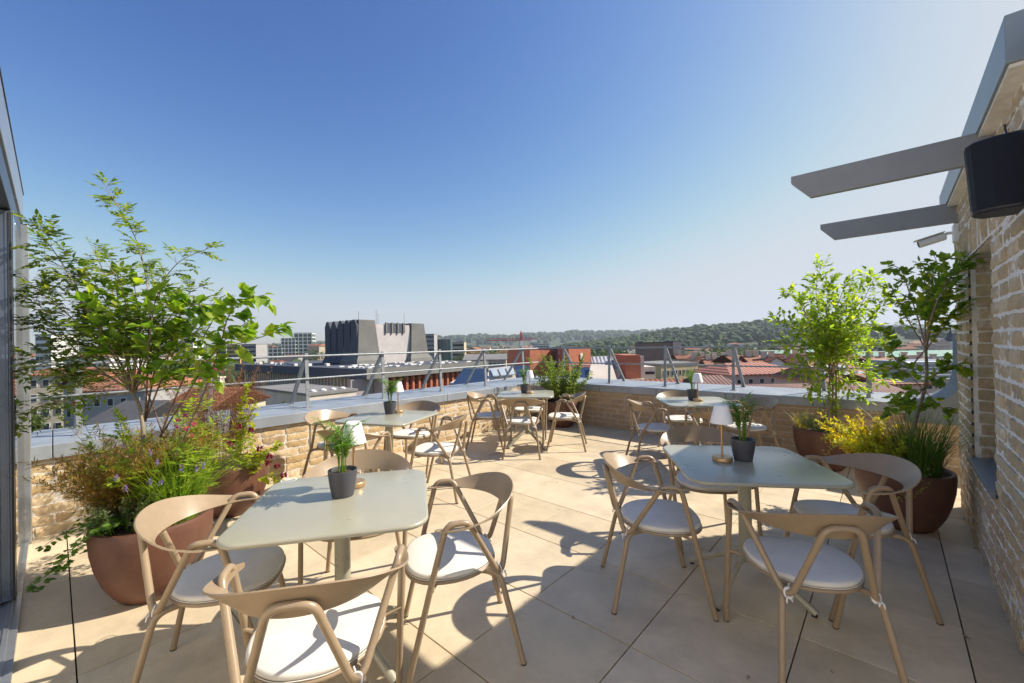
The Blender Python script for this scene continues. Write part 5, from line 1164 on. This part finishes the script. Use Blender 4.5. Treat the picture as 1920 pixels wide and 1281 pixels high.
for k in range(9): quad([(1110+k*7, 668.4-k*.35), (1112+k*7, 668.3-k*.35), (1118+k*7, 692), (1116+k*7, 692)], 43.9, 47.9, W['brownm'], 'glass_roof_rib', th=.15)
vol(1160, 1187, 693, 716, 43, 3, W['beige'], 'wall')
for k in range(5): vol(1164+k*4.6, 1166+k*4.6, 703, 713, 42.9, .1, winm, 'window')
vol(1172, 1200, 666, 716, 41.5, 5, W['brick']); vol(1200.3, 1206.5, 668, 716, 41.7, 4, W['beige'], 'wall')
vol(1207, 1228, 688, 716, 48, 5, W['beige'], 'wall'); vol(1209, 1226, 697, 706, 47.9, .1, winm, 'window')
# ---- right side town
o = house('tall windowless brown block standing above the ochre building', 1207, 1262, 643, 170, 12, W['brownm'], 'flat', RF['dark'], name='block', cat='building')
house('pale pink right face of the brown block, built as its own box', 1262.5, 1277, 641, 169, 9, W['pink'], 'flat', None, name='block', cat='building')  # right face of the brown block, made as a separate paler box
house('long ochre building with a row of tall windows behind the coping', 1228, 1320, 684, 82, 10, W['ochre'], 'flat', RF['grey'], wins=(9, 1, 2.6), ww=.38, wh=.95, rz=.42, name='townhouse', cat='building')
house('bright yellow building end with small dark windows', 1320.5, 1348, 688, 100, 10, W['yellow'], 'flat', RF['grey'], wins=(4, 1, 2.2), ww=.35, wh=.8, rz=.42, name='townhouse', cat='building')
RG = random.Random(4)
for i, (a, b, yt, ye, D, rm, rt) in enumerate([(1270, 1300, 664, 672, 150, 'rust', 'gable'), (1298, 1335, 668, 682, 120, 'orange', 'gablex'), (1325, 1352, 672, 684, 112, 'orange', 'gable'), (1340, 1375, 668, 680, 118, 'grey', 'gable'), (1378, 1405, 665, 679, 92, 'rust', 'gable'), (1408, 1437, 666, 679, 90, 'orange', 'gable'), (1440, 1470, 669, 680, 88, 'rust', 'gablex'), (1488, 1530, 664, 680, 86, 'orange', 'gablex'),
        (1530, 1575, 668, 684, 96, 'orange', 'gable'), (1575, 1640, 664, 680, 100, 'rust', 'gable'), (1640, 1700, 668, 682, 95, 'orange', 'gable'), (1700, 1760, 668, 682, 98, 'orange', 'hip'), (1760, 1830, 672, 686, 90, 'rust', 'gable'), (1180, 1215, 655, 668, 260, 'grey', 'gable'), (1500, 1560, 660, 668, 150, 'orange', 'gable')]):
    house(['small house in the row of red roofs right of the railing post', 'small house among the packed old town roofs on the right'][i > 6], a, b, yt, D, 8, RG.choice([W['cream'], W['pink'], W['white']]), rt, RF[rm], ye, wins=(3, 1, 2.6), rz=RG.uniform(-.25, .25), chim=(.3, .75), group='old town houses')
house('long hall with a green copper roof behind the lime green tree', 1450, 1640, 655, 150, 16, W['white'], 'gable', RF['red'] if 0 else W['green'], 668, wins=(16, 1, 3), name='long_hall', cat='building')
house('second long green roofed hall by the brick wall', 1645, 1830, 657, 148, 16, W['white'], 'gable', W['green'], 668, wins=(16, 1, 3), name='long_hall', cat='building')
house('long pink house with a wide red metal roof left of the lime green tree', 1362, 1512, 679, 58, 9, W['pink'], 'hip', RF['red'], 698.5, wins=(6, 1, 1.9), ww=.6, wh=.6, rz=.16, name='townhouse', cat='building')
house('house with a large orange ribbed roof and roof windows behind the lime green tree', 1538, 1662, 676, 44, 8, W['pink'], 'hip', RF['orange'], 712, name='townhouse', cat='building')
o2 = next((q for q in bpy.data.objects if 'large orange ribbed roof' in str(q.get('label', ''))), None)
if o2:
    gw, gd, gze, gzt = o2['geo']; sl_ = math.atan2(gzt-gze+.15, gd/2+.4); first = None
    for fx, t in ((-.12, .62), (.10, .62), (-.28, .30), (-.02, .30), (.22, .30)):
        y = -.4+(gd/2+.4)*t; z = gze-.15+(gzt-gze+.15)*t
        if first is None:
            mb = MB(); mb.box(-.42, .42, -.5, .5, -.02, .10); mb.mi = 1; mb.box(-.34, .34, -.42, .42, .10, .13); first = mb.build('roof_window', [W['white'], palegl], o2); q = first
        else: q = first.copy(); SC.collection.objects.link(q); q.parent = o2
        q.location = (fx*gw, y, z+.02); q.rotation_euler = (sl_, 0, 0)
house('orange roofed house with a dormer next to the brick wall', 1722, 1830, 680, 52, 9, W['pink'], 'hip', RF['orange'], 701, chim=(.38,), wins=(4, 1, 2), name='townhouse', cat='building')
house('low tiled house in front of the dormer house', 1660, 1735, 699, 40, 7, W['pink'], 'gable', RF['orange'], 716)
house('long brown pantiled roof directly behind the far parapet', 1395, 1720, 718, 30, 7, W['cream'], 'gable', RF['pantile'], 744, name='tiled_roof_building', cat='building')
house('brown pantiled gable roof in front of the ochre building', 1318, 1400, 703, 31, 6, W['cream'], 'hip', RF['pantile'], 738, name='tiled_roof_building', cat='building')
house('low dark red roof strip below the ochre building', 1200, 1325, 710, 33, 5, W['cream'], 'gable', RF['rust'], 728, name='tiled_roof_building', cat='building')
# church
CHU = base_empty('church', 1767, 180, .0); tag(CHU, 'pinkish church gable with pilasters near the end of the brick wall', 'church')
w = lat(1781, 180)-lat(1753, 180); zt = zpx(1767, 645, 180)-GZ; mb = MB(); mb.box(-w/2, w/2, 0, 6, 0, zt); mb.add([(-w/2-.3, -.2, zt), (w/2+.3, -.2, zt), (0, -.2, zt+2.4), (-w/2-.3, 6, zt), (w/2+.3, 6, zt), (0, 6, zt+2.4)], [(0,1,2), (3,5,4), (0,2,5,3), (1,4,5,2)]); mb.build('wall', W['pink'], CHU)
mb = MB(); mb.box(-w/2-.3, w/2+.3, -.4, -.2, zt-.6, zt); mb.box(-w/2-.3, w/2+.3, -.4, -.02, zt-2.2, zt-1.9); mb.build('cornice', W['beige'], CHU)
for k in range(4): mb = MB(); xx = -w/2+.4+k*(w-.8)/3; mb.box(xx-.25, xx+.25, -.25, -.005, 0, zt-2.2); mb.build('pilaster', W['beige'], CHU)
BT = base_empty('bell_tower', 1791, 230, .0); tag(BT, 'white bell tower with a dark spire just left of the brick wall', 'tower')
zt = zpx(1791, 640, 230)-GZ; mb = MB(); mb.box(-2.4, 2.4, 0, 4.8, 0, zt); mb.build('wall', W['white'], BT); mb = MB(); mb.lathe([(3.2, zt), (3.0, zt+.8), (1.6, zt+2.2), (1.2, zt+3.4), (1.5, zt+4), (.4, zt+5.6), (.08, zt+9)], 10, (0, 2.4, 0)); mb.build('spire', W['dark'], BT)
mb = MB(); mb.box(-.8, .8, -.05, 0, zt-4.5, zt-1.5); mb.build('belfry_opening', winm, BT)
CT = base_empty('bell_tower', 8, 170, 0.); 
tag(CT, 'white baroque church tower seen through the glass at the far left', 'tower'); zt = zpx(8, 655, 170)-GZ; mb = MB(); mb.box(-2.5, 2.5, 0, 5, 0, zt); mb.box(-2.8, 2.8, -.3, 5.3, zt, zt+.5); mb.box(-1.8, 1.8, .7, 4.3, zt+.5, zt+3.5); mb.build('wall', W['white'], CT); mb = MB(); mb.lathe([(2.2, zt+3.5), (2, zt+4.5), (1, zt+5.5), (.9, zt+6.5), (.1, zt+9)], 10, (0, 2.5, 0)); mb.build('spire', W['green'], CT)
# ---- slatted metal roof hood right behind the upstand
HD = base_empty('roof_hood', 1770, 8.4, -.08, ZT); tag(HD, 'white slatted metal roof hood behind the grey upstand', 'roof hood')
mb = MB(); mb.box(-.55, .9, .02, 1.2, -.2, .22); mb.build('casing', M['fascia'], HD)
for k in range(5): mb = MB(); z = -.12+k*.075; mb.hexa([(-.62, -.10+k*.03, z), (.95, -.10+k*.03, z), (.95, .03+k*.03, z+.04), (-.62, .03+k*.03, z+.04), (-.62, -.10+k*.03, z+.008), (.95, -.10+k*.03, z+.008), (.95, .03+k*.03, z+.048), (-.62, .03+k*.03, z+.048)]); mb.build('slat', M['white'], HD)
# ---- haze
mb = MB(); mb.box(-6200, 6200, -6200, 6200, GZ-1.0, 260)
hz, T_, N_2, L_2, b_ = newmat('haze_air'); N_2.remove(b_); pv = N_2.new('ShaderNodeVolumePrincipled'); pv.inputs['Density'].default_value = 9.5e-5; pv.inputs['Color'].default_value = (.80, .88, 1, 1); pv.inputs['Anisotropy'].default_value = .2
L_2.new(pv.outputs[0], N_2['Material Output'].inputs['Volume']); hzo = mb.build('haze', hz); hzo['kind'] = 'stuff'; tag(hzo, 'pale summer haze over the town and hills', 'haze')
SC.cycles.volume_step_rate = 10; SC.cycles.volume_max_steps = 32
